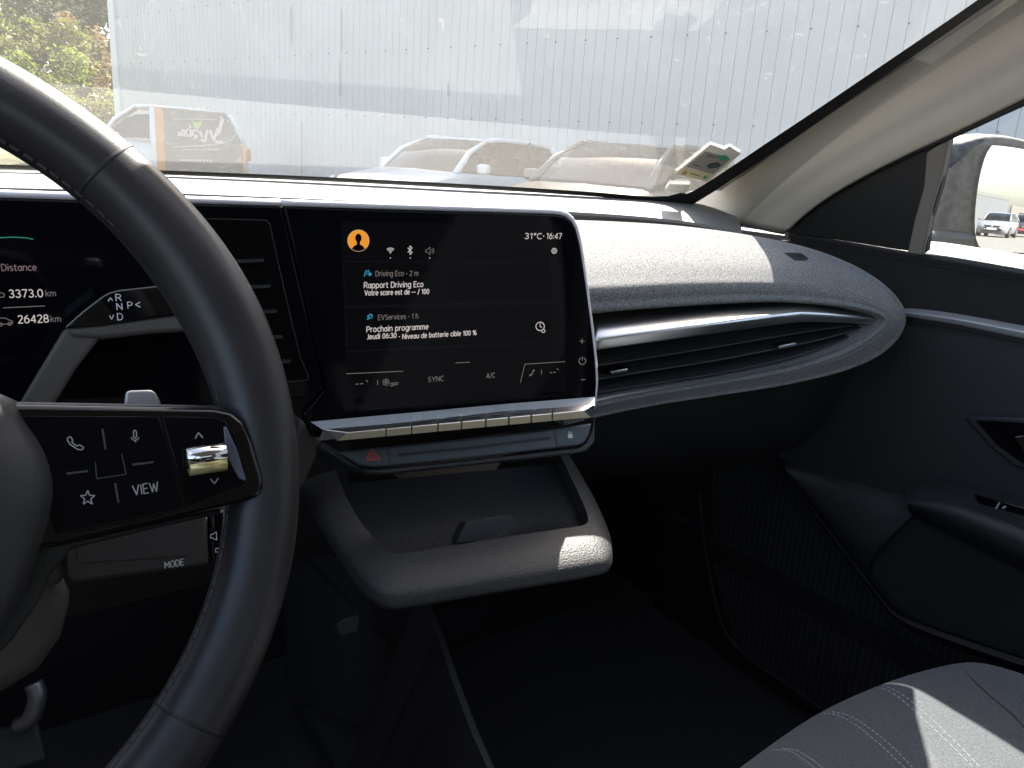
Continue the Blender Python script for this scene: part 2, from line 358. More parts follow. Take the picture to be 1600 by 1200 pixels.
# ------------------------------------------------------------------ reference surfaces of the car (x right, y forward)
CX = .29                                                       # middle of the car
def ybase(x): return 1.02-.24*((x-CX)/.66)**2                    # foot of the windscreen
def f_base(p): return p.y-ybase(p.x)
def f_rear(p): return p.y-(ybase(p.x)-.105)                       # rear edge of the upper dash
P_SCR0 = at_d(690, 490, .63)
E_SCR = V((.996, -.087, 0)).normalized(); DN = V((.219, -.016, -.976)).normalized()
N_SCR = E_SCR.cross(-DN).normalized()
P_SCR = (P_SCR0, N_SCR)
P_FRONT = vplane((1.0, .50), (.53, .585))                        # rear face of the passenger dash
if P_FRONT[1].y > 0: P_FRONT = (P_FRONT[0], -P_FRONT[1])
P_DOOR = (V((1.03, 0, 0)), V((-1, 0, 0)))
P_WIN = (V((1.03, 0, 1.05)), V((-1, 0, -.30)).normalized())      # side window plane with its tumblehome
P_PIL = vplane((.95, .78), (.838, .08))

# wheel frame
WC = V((-.075, .332, 1.026)); WT = .40
WE1 = V((1, 0, 0)); WE2 = V((0, math.sin(WT), math.cos(WT))); WN = V((0, -math.cos(WT), math.sin(WT)))
P_WHL = (WC, WN)

# ================================================================== SETTING
def ground():
    M = mat('sunlit tarmac yard', (.125, .115, .10), .9, bump=.5, bscale=40, var=.15, vscale=3)
    o = mesh('ground', [(-900, -900, 0), (900, -900, 0), (900, 900, 0), (-900, 900, 0)], [(0, 1, 2, 3)], M); o['kind'] = 'structure'
ground()

# ---- clad warehouse wall in front
WAZ = math.radians(-15); WD = 12.0                              # run direction, distance
wdir = V((math.sin(WAZ), math.cos(WAZ), 0)); wnor = V((-math.cos(WAZ), math.sin(WAZ), 0))   # faces us
wp0 = -wnor*WD
P_WALL = (wp0, wnor)
def wall():
    M = mat('white ribbed cladding', (.60, .59, .575), .5, var=.05, vscale=.6)
    t = thing('warehouse_wall', 'tall white ribbed metal warehouse wall filling the windscreen', 'warehouse', wp0)
    a = on(178, 100, P_WALL); s1 = (a-wp0).dot(wdir); s0 = -16.0; H = 7.0; vs = []; fs = []; pit = .22
    prof = [(0, 0), (.18, 0), (.184, -.014), (.188, -.014), (.193, 0)]
    s = s0; cols = []
    while s < s1:
        for u, d in prof: cols.append((min(s+u, s1), d))
        s += pit
    for s, d in cols:
        p = wp0+wdir*s+wnor*d; vs += [V((p.x, p.y, .0)), V((p.x, p.y, H))]
    fs = [(2*i, 2*i+2, 2*i+3, 2*i+1) for i in range(len(cols)-1)]
    mesh('cladding', vs, fs, M, t)
    q = wp0+wdir*s1
    vs, fs = prism_data([q+wnor*.06-wdir*.35+ZZ*0, q+wnor*.06+wdir*.05, q+wnor*.06+wdir*.05+ZZ*H, q+wnor*.06-wdir*.35+ZZ*H], wnor, .3)
    mesh('corner_trim', vs, fs, mat('white trim', (.78, .77, .74), .5), t, bevel=.01)
    # body of the building behind the cladding
    b = MB(); e = q-wnor*12; g = wp0+wdir*s0; h = g-wnor*12
    b.add([q-wnor*.3, e, e+ZZ*H, q-wnor*.3+ZZ*H, g, h, h+ZZ*H, g+ZZ*H], [(0, 1, 2, 3), (4, 7, 6, 5), (1, 5, 6, 2), (3, 2, 6, 7)])
    b.build('side_walls', M, t)
    # rows of screw heads
    r = MB()
    for z in (1.95, 3.3, 4.65):
        s = s0+.165
        while s < s1-.4:
            p = wp0+wdir*s+wnor*.026+ZZ*z; r.box(p, (.020, .020, .020)); s += pit*3
    r.build('screw_heads', mat('dark screw', (.12, .12, .13), .5), t)
    # dark streak stains as thin runs under the joints
    st = MB()
    for px, y0, y1 in ((471, 190, 275), (531, 95, 150), (533, 15, 80), (455, 10, 70), (700, 130, 150)):
        a = on(px, y0, shift(P_WALL, .03)); b2 = on(px, y1, shift(P_WALL, .03)); w = wdir*.012
        st.add([a-w, b2-w, V((b2.x, b2.y, b2.z))+w, a+w], [(0, 1, 2, 3)])
    st.build('stain_streaks', mat('rust stain', (.3, .27, .25), .8), t)
wall()
def mir(p): return V((2*CX-p.x, p.y, p.z))
# ================================================================== CAR SHELL
shell = thing('car_body', 'pale trimmed body shell of the car framing the windscreen and side window', 'car body', (CX, 0, .3))
def px2(pts, f): return [f(x, y) for x, y in pts]
# windscreen: foot curve, header curve, slight bulge
def wbase(u): x = CX+.75*u; return V((x, ybase(x)+.02, 1.088))
def whead(u): x = CX+.64*u; return V((x, .13-.06*u*u, 1.50-.035*u*u))
def wpt(u, t):
    p = wbase(u).lerp(whead(u), t); return p+V((0, .10, .19))*(t*(1-t)*(1.0))*.55
vs = []; NU, NT = 49, 25
for j in range(NT):
    for i in range(NU): vs.append(wpt(-1+2*i/(NU-1), j/(NT-1)))
wind = mesh('windscreen', vs, grid_faces(NT, NU), m_wind, shell, smooth=True)
WBVH = BVHTree.FromPolygons([tuple(v) for v in vs], grid_faces(NT, NU))
def on_glass(px, py, off=.004):
    r = ray(px, py).normalized(); h = WBVH.ray_cast(CAM, r)
    return (h[0]-r*off) if h[0] else at_d(px, py, .9)

# right pillar trim, traced along its edges, bulging towards the cabin
def pil_top(x, y): return on(x, y, P_PIL)
def pil_bot(x, y): return on(x, y, shift(P_WIN, .015))
ptop = px2([(1062, 326), (1130, 281), (1200, 233), (1290, 173), (1390, 104), (1480, 42), (1545, -4), (1640, -72), (1760, -160)], pil_top)
pbot = px2([(1226, 364), (1262, 330), (1310, 296), (1365, 265), (1425, 235), (1490, 205), (1560, 171), (1660, 122), (1800, 50)], pil_bot)
for q_ in (ptop, pbot): q_.append(q_[-1]+(q_[-1]-q_[-2]).normalized()*.22)
inw = V((-.8, -.35, -.1)).normalized()
tt = [i/8 for i in range(9)]
def prow(k, b, skew=0):
    return [ptop[i].lerp(pbot[i], k)+inw*b for i in range(10)]
rows = [ptop, prow(.08, .001), prow(.30, .007), prow(.52, .012), prow(.70, .008), prow(.86, .006), pbot]
pil = loft('pillar_trim', rows, 40, 30, m_beige, shell, solid=.004)
pil['label'] = 'pale greige windscreen pillar trim'
# black glass border along the pillar and along the cowl
fr = MB()

top2 = px2([(1015, 311), (1050, 309), (1080, 300), (1130, 269), (1200, 222), (1290, 162), (1390, 94), (1480, 33), (1533, -4), (1640, -80), (1760, -168)], lambda x, y: on_glass(x, y, .003))
bot2 = [on_glass(x, y, .003) for x, y in ((1000, 330), (1062, 327), (1100, 309), (1140, 283), (1215, 234), (1305, 172), (1405, 103), (1495, 41), (1560, -4), (1665, -72), (1780, -155))]
fv = []
for a, b in zip(resample(top2, 40), resample(bot2, 40)): fv += [a, b]
mesh('frit_border', fv, [(2*i, 2*i+1, 2*i+3, 2*i+2) for i in range(39)], m_frit, shell, smooth=True)
lo = [(-60, 259), (0, 262), (150, 267), (300, 273), (450, 279), (600, 286), (750, 294), (850, 300), (940, 306), (1000, 311), (1040, 313), (1075, 303)]
up_ = [(x, y-5) for x, y in lo[:-2]]+[(1038, 307), (1068, 300)]
fv = []
for a, b in zip(resample([on_glass(x, y+2, .003) for x, y in lo], 40), resample([on_glass(x, y, .003) for x, y in up_], 40)): fv += [a, b]
mesh('cowl_border', fv, [(2*i, 2*i+1, 2*i+3, 2*i+2) for i in range(39)], m_frit, shell, smooth=True)
# outer pillar skin between the glass and the door frame
og = [p+ (p-CAM).normalized()*.012 for p in resample(top2, 10)]
ob = [p+V((.035, 0, .012)) for p in pbot]
om = [a.lerp(b, .5)+V((.035, .02, .03)) for a, b in zip(og, ob)]
oskin = [og, om, ob]
m_paint = mat('dark body paint', (.03, .035, .04), .25, coat=.5)
loft('pillar_skin', oskin, 30, 10, m_paint, shell)
loft('pillar_skin', [[mir(p) for p in r] for r in oskin], 30, 10, m_paint, shell)
# left pillar: mirror of the right one about the middle of the car
loft('pillar_trim', [[mir(p) for p in r] for r in rows], 24, 12, m_beige, shell, flip=True, solid=.004)
# roof, rails, rear of the cabin, floor, bulkhead
xl, xr = CX-.74, CX+.74
def W(z): return 1.03-.30*(z-1.05)
roofrows = [[V((CX-.64, .07, 1.465)), V((CX-.3, .12, 1.495)), V((CX, .13, 1.505)), V((CX+.3, .12, 1.495)), V((CX+.64, .07, 1.465))],
            [V((CX-.62, -.5, 1.49)), V((CX-.3, -.5, 1.53)), V((CX, -.5, 1.535)), V((CX+.3, -.5, 1.53)), V((CX+.62, -.5, 1.49))],
            [V((CX-.6, -1.7, 1.40)), V((CX-.3, -1.7, 1.44)), V((CX, -1.7, 1.45)), V((CX+.3, -1.7, 1.44)), V((CX+.6, -1.7, 1.40))]]
loft('roof_lining', roofrows, 12, 12, m_roofl, shell, solid=-.03)
for s in (1, -1):
    q = [V((CX+s*.64, .09, 1.47)), V((CX+s*.62, -.5, 1.495)), V((CX+s*.6, -1.7, 1.41))]
    z2 = [V((CX+s*(W(1.395)-CX+.01), .10, 1.385)), V((CX+s*(W(1.40)-CX+.01), -.5, 1.40)), V((CX+s*(W(1.34)-CX), -1.7, 1.33))]
    loft('roof_rail', [q, z2], 12, 4, m_roofl, shell, solid=.02)
    for y0, y1 in ((-.42, -.58), (-1.35, -1.75)):
        b = MB(); b.add([V((CX+s*.755, y0, 1.02)), V((CX+s*.755, y1, 1.02)), V((CX+s*.65, y1+.03, 1.41)), V((CX+s*.65, y0-.03, 1.41)),
               V((CX+s*.785, y0, 1.02)), V((CX+s*.785, y1, 1.02)), V((CX+s*.68, y1+.03, 1.41)), V((CX+s*.68, y0-.03, 1.41))],
              [(0, 1, 2, 3), (4, 7, 6, 5), (0, 4, 5, 1), (1, 5, 6, 2), (2, 6, 7, 3), (3, 7, 4, 0)])
        b.build('side_pillar', m_roofl, shell)
    # lower flank of the car behind the door shut line
    box('rear_flank', (CX+s*.80, -1.15, .68), (.05, 1.2, .72), m_black, shell)
b = MB(); b.box((CX, -1.85, .75), (1.5, .06, .9)); b.box((CX, -1.80, 1.40), (1.3, .06, .14)); b.build('rear_wall', m_black, shell)
for s in (1, -1): box('footwell_side', (CX+s*.79, .88, .68), (.05, .54, .78), m_black, shell)
box('dash_end', (1.045, .88, .93), (.07, .48, .22), m_black, shell)
box('front_bulkhead', (CX, 1.12, .70), (1.56, .05, .78), m_black, shell)
# bonnet outside, below the windscreen
loft('bonnet', [[V((CX-.78, 1.05, 1.0)), V((CX, 1.16, 1.03)), V((CX+.78, 1.05, 1.0))], [V((CX-.8, 1.6, .93)), V((CX, 1.7, .97)), V((CX+.8, 1.6, .93))],
                [V((CX-.75, 2.0, .74)), V((CX, 2.1, .78)), V((CX+.75, 2.0, .74))]], 14, 14, mat('dark car paint', (.03, .035, .04), .2, coat=.6), shell, solid=.02)
fl = MB(); fl.box((CX, -.33, .32), (1.62, 3.0, .04)); fl.build('floor_pan', m_carpet, shell)
# left-hand side of the car below the windows
box('left_side', (CX-.77, .15, .72), (.06, 1.5, .74), m_door, shell)

box('right_sill', (CX+.77, .15, .42), (.06, 1.5, .24), m_black, shell)
# ---- stickers on the glass
def sticker(name, label, outline, parts, cat):
    n0 = (on_glass(1080, 255, 0)-on_glass(1080, 262, 0)).cross(on_glass(1100, 255, 0)-on_glass(1080, 255, 0)).normalized()
    if n0.y > 0: n0 = -n0
    pl = (on_glass(1100, 262, .006), n0)
    cx = sum(p[0] for p in outline)/len(outline); cy = sum(p[1] for p in outline)/len(outline)
    pl = (on_glass(cx, cy, .006), n0)
    t = thing(name, label, cat, on(cx, cy, pl))
    plate('card', outline, pl, .0008, mat('sticker paper', (.8, .78, .70), .6), t)
    for k, (nm, pts, m_) in enumerate(parts):
        plate(nm, pts, pl, .0003, m_, t, proud=.0004+.0003*k)
    return t, pl
m_stg = mat('taupe print', (.34, .31, .27), .7); m_sgr = mat('green print', (.04, .35, .17), .6); m_sdk = mat('dark green print', (.06, .09, .09), .6)
m_syl = mat('yellow print', (.75, .68, .40), .7); m_sbr = mat('ochre print', (.45, .30, .12), .7)
st, spl = sticker('windscreen_sticker', 'white pollution badge with a taupe panel and green blob, lower right of windscreen',
    [(1054, 272), (1110, 226), (1122, 230), (1132, 234), (1140, 229), (1158, 240), (1106, 284)],
    [('panel', [(1072, 260), (1102, 236), (1142, 248), (1114, 272)], m_stg), ('yellow_strip', [(1056, 271), (1069, 262), (1112, 273), (1103, 282)], m_syl),
     ('green_blob', [(1121, 243), (1132, 242), (1139, 245), (1132, 250), (1125, 249)], m_sgr), ('dark_blob', [(1104, 258), (1110, 254), (1122, 253), (1126, 257), (1120, 261), (1107, 262)], m_sdk),
     ('ochre_mark', [(1064, 270), (1069, 266), (1074, 267), (1071, 272)], m_sbr), ('small_mark', [(1098, 276), (1101, 273), (1105, 275), (1101, 278)], m_sgr)], 'sticker')
mk = Marks(spl, E_SCR, .0016)
for (x, y, n) in ((1105, 243, 14), (1082, 257, 12), (1078, 271, 16)): mk.line([(x, y), (x+n, y+n*.27)], 1.6)
mk.build('print_lines', m_sdk, st)
sticker('service_label', 'small blank white label below the pollution badge on the glass', [(1039, 299), (1046, 288), (1079, 289), (1070, 302)], [], 'sticker')

# ================================================================== DASHBOARD
dash = thing('dashboard', 'dark dashboard with cloth covered passenger pod, silver strip and wide air vent', 'dashboard', (CX, .75, .95))
T = [(-160, 260), (0, 266), (150, 269), (300, 274), (450, 280), (600, 287), (740, 294), (860, 300), (960, 306), (1040, 312), (1100, 320), (1150, 338)]
Bq = [(-160, 286), (0, 293), (150, 297), (300, 303), (450, 309), (600, 316), (740, 323), (860, 329), (960, 335), (1040, 342), (1100, 350), (1160, 362)]
Tp = [hit(x, y, lambda p: p.y-(ybase(p.x)-.005)) for x, y in T]
Bp = [hit(x, y, f_rear) for x, y in Bq]
Bd = [p+V((0, .000, -.004)) for p in Bp]
Bl = [hit(x, y+(20 if i < 8 else 15), lambda p: f_rear(p)-.012) for i, (x, y) in enumerate(Bq)]
Bu = [p+V((0, .05, -.03)) for p in Bl]
# far edge tucks down under the glass
rws = [resample(r, 60) for r in ([p+V((0, .10, -.05)) for p in Tp], Tp, [a.lerp(b, .5)+V((0, 0, .002)) for a, b in zip(Tp, Bp)], [a.lerp(b, .93) for a, b in zip(Tp, Bp)], Bp, Bd, Bl, Bu)]
ud = mesh('upper_dash', [p for r in rws for p in r], grid_faces(len(rws), 60), m_dashtop, dash, smooth=True)
ud.data.set_sharp_from_angle(angle=math.radians(28))
# dark gap plate between upper dash and the pod / behind the displays
gap = MB()
g0 = [p+V((0, .03, -.012)) for p in Bl]; g1 = [hit(x, y, lambda p: p.y-.62) for x, y in ((-160, 340), (0, 340), (150, 345), (300, 350), (450, 355), (600, 360), (740, 365), (860, 370))]+[V((.66, .70, 1.02)), V((.78, .64, 1.01)), V((.9, .58, 1.0)), V((1.0, .52, 1.0))]
gap.add([p for p in g0]+[p for p in g1], [(i, i+1, 13-1+i+1, 12+i) for i in range(11)])
gap.build('gap_panel', m_black, dash)

def f_back(p):                                                  # back edge of the pod in plan
    # polyline (.55,.76)-(.62,.72)-(.80,.635)-(.92,.56)-(1.0,.50)
    pl = ((.40, .80), (.62, .715), (.80, .625), (.92, .555), (1.005, .498)); x = p.x
    for (a, b), (c, d) in zip(pl, pl[1:]):
        if x <= c or c == 1.005: return p.y-(b+(d-b)*(x-a)/(c-a))
fpl = P_FRONT
def fr_(x, y, s=0): return on(x, y, shift(fpl, s))
NSx = ((880, 343), (960, 346), (1040, 351), (1120, 360), (1200, 373), (1270, 390), (1330, 414), (1375, 442), (1404, 472))
R0 = [hit(x, y, f_back) for x, y in NSx]+[fr_(x, y, -.004) for x, y in ((1413, 496), (1407, 519), (1390, 541), (1360, 562), (1315, 580), (1260, 594), (1200, 606), (1120, 618), (1040, 630), (960, 645), (880, 664))]
R1 = [fr_(x, y, .006) for x, y in ((880, 453), (960, 451), (1040, 447), (1120, 445), (1200, 445), (1262, 449), (1316, 457), (1358, 468), (1386, 482), (1398, 498), (1390, 516), (1370, 534), (1342, 551), (1304, 567), (1254, 580), (1200, 590), (1120, 603), (1040, 616), (960, 631), (880, 649))]
R3 = [fr_(x, y, .001) for x, y in ((880, 494), (960, 486), (1040, 480), (1120, 475), (1200, 472), (1260, 475), (1310, 480), (1345, 487), (1362, 493), (1368, 500), (1362, 509), (1348, 521), (1328, 535), (1298, 550), (1250, 567), (1200, 579), (1120, 594), (1040, 607), (960, 621), (880, 640))]
NP = len(R0)
def bul(a, b, k, up): return [p.lerp(q, k)+V((0, 0, up*(max(0, 1-(i/9)**3)) if i < 10 else 0)) for i, (p, q) in enumerate(zip(a, b))]
R1a = bul(R0, R1, .35, .008); R1b = bul(R0, R1, .72, .009); R1c = bul(R0, R1, .93, .004)
Rm = [p+V((0, .04, -.02 if i < 9 else .0)) for i, p in enumerate(R0)]
R2 = [p.lerp(q, .45)+fpl[1]*.004 for p, q in zip(R1, R3)]
R4 = [p+V((-.02, .10, 0)) for p in R3]
loft('cloth_pod', [Rm, R0, R1a, R1b, R1c, R1, R2, R3, R4], 170, 60, m_pad, dash, arc=False)
L2 = [fr_(x, y, .0) for x, y in ((880, 664), (960, 645), (1040, 630), (1120, 618), (1200, 606), (1260, 593), (1318, 577), (1366, 555), (1398, 530), (1412, 497))]
# shelf above the strip, silver strip, vent
def fs_(l, k): return [fr_(x, y, k*t) for (x, y), t in zip(l, (.25, .4, .6, .7, .5, .38, .05))]
S0 = [fr_(x, y, -.012) for x, y in ((924, 490), (940, 488), (1040, 480), (1140, 475), (1235, 472), (1290, 477), (1360, 491))]
S1 = fs_(((924, 529), (940, 527), (1040, 513), (1140, 500), (1235, 489), (1270, 489), (1366, 497)), .046)
S1b = fs_(((924, 533), (940, 531), (1040, 517), (1140, 504), (1235, 493), (1270, 493), (1364, 501)), .048)
S2 = fs_(((924, 548), (940, 546), (1040, 532), (1140, 518), (1235, 505), (1270, 503), (1358, 506)), .044)
S3 = [fr_(x, y, -.03) for x, y in ((924, 544), (940, 542), (1040, 528), (1140, 514), (1235, 501), (1270, 500), (1356, 504))]
def lin(name, rows, m_, par, sm=None):
    rr = [resample(r, 60, True) for r in rows]; vs = [p for r in rr for p in r]
    o = mesh(name, vs, grid_faces(len(rows), 60), m_, par, smooth=True)
    md = o.modifiers.new('b', 'BEVEL'); md.width = .0012; md.segments = 2; md.limit_method = 'ANGLE'
    return o
lin('silver_strip', [[p+V((0, .01, 0)) for p in S0], S0, [a.lerp(b, .55)+V((0, 0, .002)) for a, b in zip(S0, S1)], S1, S1b, S2, S3], m_silver, dash)
# vent: dark cavity, slats with two bright tabs
cav_t = [p+V((0, .0, .0)) for p in S3]; cav_b = [fr_(x, y, -.002) for x, y in ((880, 640), (960, 621), (1060, 604), (1160, 587), (1240, 571), (1310, 548), (1372, 514))]
ven = loft('air_vent', [cav_t, [a.lerp(b, .5)+V((-.01, .05, 0)) for a, b in zip(cav_t, cav_b)], [p+V((0, .03, 0)) for p in cav_b], cav_b], 40, 12, m_black, dash)
for (l, th) in ((((880, 578), (1000, 560), (1120, 541), (1220, 524), (1290, 513), (1330, 508)), 3), (((880, 600), (1000, 581), (1120, 562), (1220, 543), (1290, 528), (1345, 512)), 3), (((880, 621), (1000, 602), (1120, 583), (1220, 562), (1290, 541), (1350, 518)), 3)):
    a = [fr_(x, y, -.006) for x, y in l]; b2 = [p+V((.01, .030, .010)) for p in a]; c2 = [p+V((0, 0, -.0022)) for p in a]
    lin('slat', [b2, a, c2, [p+V((.01, .03, -.002)) for p in b2]], m_plastic, ven)
for x, y in ((969, 578), (1232, 538)):
    plate('vent_tab', [(x-15, y+3), (x+12, y-3), (x+14, y+2), (x-13, y+8)], shift(fpl, -.001), .012, m_chrome if x < 1000 else m_silver, ven, bevel=.001)
lin('vent_edge', [[fr_(x, y, .0045) for x, y in ((880, 637), (960, 618), (1060, 601), (1160, 584), (1240, 568), (1310, 546), (1374, 511))],
                  [fr_(x, y, .0045) for x, y in ((880, 640), (960, 621), (1060, 604), (1160, 587), (1240, 571), (1310, 549), (1376, 514))]], m_silver, dash)
# light sensor on top of the pod
# lower passenger dash: glovebox face, rolling under
G0 = [p+V((0, .03, -.004)) for p in L2]
G1 = [hit(x, y, lambda p: p.y-(.60+.1*0)) for x, y in ((880, 700), (960, 690), (1040, 680), (1120, 672), (1200, 665), (1260, 660), (1318, 650), (1370, 640), (1400, 630), (1420, 620))]
G1 = [V((p.x, max(.56, .66-.25*(p.x-.5)), p.z)) for p in G0]; G1 = [V((p.x, p.y, .90)) for p in G1]
G2 = [V((p.x, p.y+.06, .78)) for p in G1]; G3 = [V((p.x, p.y+.22, .70)) for p in G1]; G4 = [V((p.x, 1.08, .68)) for p in G1]
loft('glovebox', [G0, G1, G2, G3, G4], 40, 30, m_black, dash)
# light sensor set into the top of the pod
def pod_hit(x, y, off=.0):
    dg = bpy.context.evaluated_depsgraph_get(); dg.update()
    o = [q for q in dash.children if q.name.startswith('cloth_pod')][0]
    bv = BVHTree.FromPolygons([tuple(v.co) for v in o.data.vertices], [tuple(p.vertices) for p in o.data.polygons])
    r = ray(x, y).normalized(); h = bv.ray_cast(CAM, r); return (h[0]-r*off, h[1])
hp, hn = pod_hit(1246, 400)
if hn.dot(CAM-hp) < 0: hn = -hn
plate('light_sensor', [(1226, 394), (1252, 395), (1264, 403), (1258, 406), (1242, 405)], (hp+hn*.0012, hn), .002, m_black, dash, bevel=.001)

# lower driver-side dash, centre stack and footwell panels (in deep shade)
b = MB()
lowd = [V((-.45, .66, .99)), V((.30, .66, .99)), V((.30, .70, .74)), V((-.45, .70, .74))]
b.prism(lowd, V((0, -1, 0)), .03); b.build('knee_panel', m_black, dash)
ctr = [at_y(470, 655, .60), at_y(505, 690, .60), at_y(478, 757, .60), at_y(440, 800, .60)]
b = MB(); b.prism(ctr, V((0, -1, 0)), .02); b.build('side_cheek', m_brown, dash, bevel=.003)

# ================================================================== CENTRE DISPLAY
disp = thing('touchscreen', 'glossy black landscape touchscreen showing an orange profile disc and French messages', 'touchscreen', P_SCR0)
panel = [(-140, 304), (0, 309), (200, 315), (400, 321), (600, 327), (780, 332), (868, 335), (884, 338), (894, 345), (901, 357), (908, 385), (916, 440), (924, 500), (931, 560), (933, 600), (928, 640), (800, 652), (640, 668), (495, 684), (478, 655), (472, 628), (468, 624), (340, 640), (100, 660), (-140, 680)]
# one dark glass runs from the driver display to the centre display: two panes with a slanted joint
ctrp = [(441, 322), (600, 327), (780, 332), (868, 335), (884, 338), (894, 345), (901, 357), (908, 385), (916, 440), (924, 500), (931, 560), (933, 600), (930, 640), (800, 652), (640, 668), (488, 685), (474, 650), (505, 612), (506, 597)]
glassp = plate('glass', ctrp, P_SCR, .012, m_display, disp, bevel=.0022, seg=3)
glassp.data.materials.append(m_chrome)
rim_t = [on(x, y, P_SCR) for x, y in ((441, 321.5), (600, 326.5), (780, 331.5), (868, 334.5), (884, 337.5), (894, 344.5), (901, 356.5), (908, 385), (916, 440), (924, 500), (931, 560), (933, 600), (929, 642))]
tube('bright_rim', [p+V((0, .003, .0018)) for p in resample(rim_t, 60)], .0026, m_rimw, disp, seg=8)
lit = plate('lit_panel', [(532, 345), (877, 352), (884, 612), (541, 622)], P_SCR, .0002, emit('lit black', (.006, .006, .008), .25), disp, proud=.0003)
E1 = E_SCR
def marks(lift): return Marks(P_SCR, E1, lift)
c = marks(.0005)
c.line([(534, 409), (878, 410)], 1.0); c.line([(538, 479), (879, 470)], 1.2); c.line([(540, 481), (879, 474)], 1.0); c.line([(541, 549), (880, 534)], 1.2)
c.line([(536, 412), (541, 478)], .8); c.line([(540, 484), (543, 548)], .8); c.line([(877, 412), (879, 470)], .8); c.line([(879, 476), (881, 534)], .8)
c.build('card_lines', e_card, lit)
k = marks(.0008)
k.text('31°C', 820, 373, 846, 8.5, bold=.9); k.text('16:47', 854, 373, 877, 8.5, bold=.9); k.disc(849.5, 369, 1.0)
k.text('Rapport Driving Eco', 569, 450, 661, 8.6, bold=1.0)
k.text('Votre score est de -- / 100', 570, 461.5, 670, 7.6, bold=1.0)
k.text('Prochain programme', 573, 519, 669, 8.6, bold=1.0)
k.text('Jeudi 06:30', 573.5, 530, 619, 7.6, bold=1.0); k.text('Niveau de batterie cible 100 %', 629, 529.5, 744, 7.4, bold=1.0); k.disc(624, 526, .9)
k.build('message_text', e_white, lit)
k = marks(.0008)
k.text('Driving Eco • 2 m', 587, 431.5, 653, 8); k.text('EVServices • 1 h', 591, 500, 653, 8)
k.build('heading_text', e_dim, lit)
k = marks(.0008)
k.text('SYNC', 669, 597, 693, 8); k.text('A/C', 760, 591, 773, 8); k.text('OFF', 610, 603.5, 622, 5); k.text('--', 556, 604, 567, 9, bold=.8); k.text('--', 859, 586, 868, 9, bold=.8)
k.line([(590, 594), (590, 602)], 1.2); k.line([(846, 578), (846, 585)], 1.2)
k.line([(572, 594), (575, 597)], 1.2); k.line([(870, 576), (873, 578)], 1.2)
for a in range(0, 360, 72): k.arc(603+3.2*math.cos(math.radians(a)), 597-3.2*math.sin(math.radians(a)), 2.3, 0, 360, .9, 10)
k.line([(827, 587), (832, 584), (833, 578)], 1.4); k.disc(834, 579, 1.5); k.disc(829, 586, 1.6)
k.line([(541, 584), (630, 580)], 1.1); k.line([(712, 567), (734, 566)], 1.1); k.line([(813, 598), (820, 569), (883, 565)], 1.1)
k.build('climate_text', e_dim, lit)
k = marks(.0008)      # status icons
k.disc(610, 395, 1.1)
for r in (3.2, 5.6, 8): k.arc(610, 395.5, r, 45, 135, 1.3, 10)
k.line([(637, 387), (644, 394.5), (640.5, 398), (640.5, 384), (644, 387.5), (637, 394.5)], 1.3)
for x in (610, 641, 671.5): k.disc(x, 403, .9)
# gear
k.arc(866, 392, 4.2, 0, 360, 1.4, 6); k.arc(866, 392, 1.7, 0, 360, 1.2, 10)
# clock with plug
k.arc(844, 510, 6.6, -60, 290, 1.5, 26); k.line([(844, 505), (844, 511), (847, 511)], 1.2); k.arc(849, 517, 2.6, 0, 360, 1.3, 12)
k.build('status_icons', e_white, lit)
k = marks(.0008)
k.line([(665, 390), (668, 390), (672, 386), (672, 398), (668, 394), (665, 394)], 1.0, True); k.arc(671.5, 392, 4, -45, 45, 1.0, 8); k.arc(671.5, 392, 6.5, -45, 45, 1.0, 8)
k.build('muted_icon', e_dim, lit)
k = marks(.0007); k.disc(560, 376, 17.2, 40); k.build('profile_disc', e_orange, lit)
k = marks(.0009); k.arc(560, 376, 16.6, 0, 360, .8, 40); k.build('profile_ring', emit('lit pale ring', (.8, .6, .35), .6), lit)
k = marks(.0011)
k.poly([(560+5*math.cos(a*math.pi/8), 372-7*math.sin(a*math.pi/8)) for a in range(16)])
k.poly([(557.6, 376), (562.4, 376), (562.6, 382), (567, 384.5), (570.5, 389), (565, 391.8), (560, 392.6), (555, 391.8), (549.5, 389), (553, 384.5), (557.4, 382)])
k.build('profile_silhouette', m_display, lit)
k = marks(.0008)
k.line([(569, 432), (572, 422)], 1.4); k.line([(573, 430), (574, 422)], 1.0); k.line([(576, 422), (577, 427), (580, 429)], 1.4); k.disc(578, 428.5, 2.6)
k.line([(573, 499), (577, 498), (574, 494), (578, 492), (582, 493)], 1.3); k.arc(579, 494, 3, 0, 360, 1.3, 10)
k.build('blue_icons', e_blue, lit)
k = marks(.0008)
k.line([(905.5, 533), (913, 533)], 1.2); k.line([(909.3, 529), (909.3, 537)], 1.2); k.line([(908, 593.5), (914.5, 593)], 1.3)
k.arc(910, 564, 5.3, 115, 425, 1.4, 18); k.line([(910, 557), (910, 563.5)], 1.3)
k.build('volume_icons', e_dim, glassp)

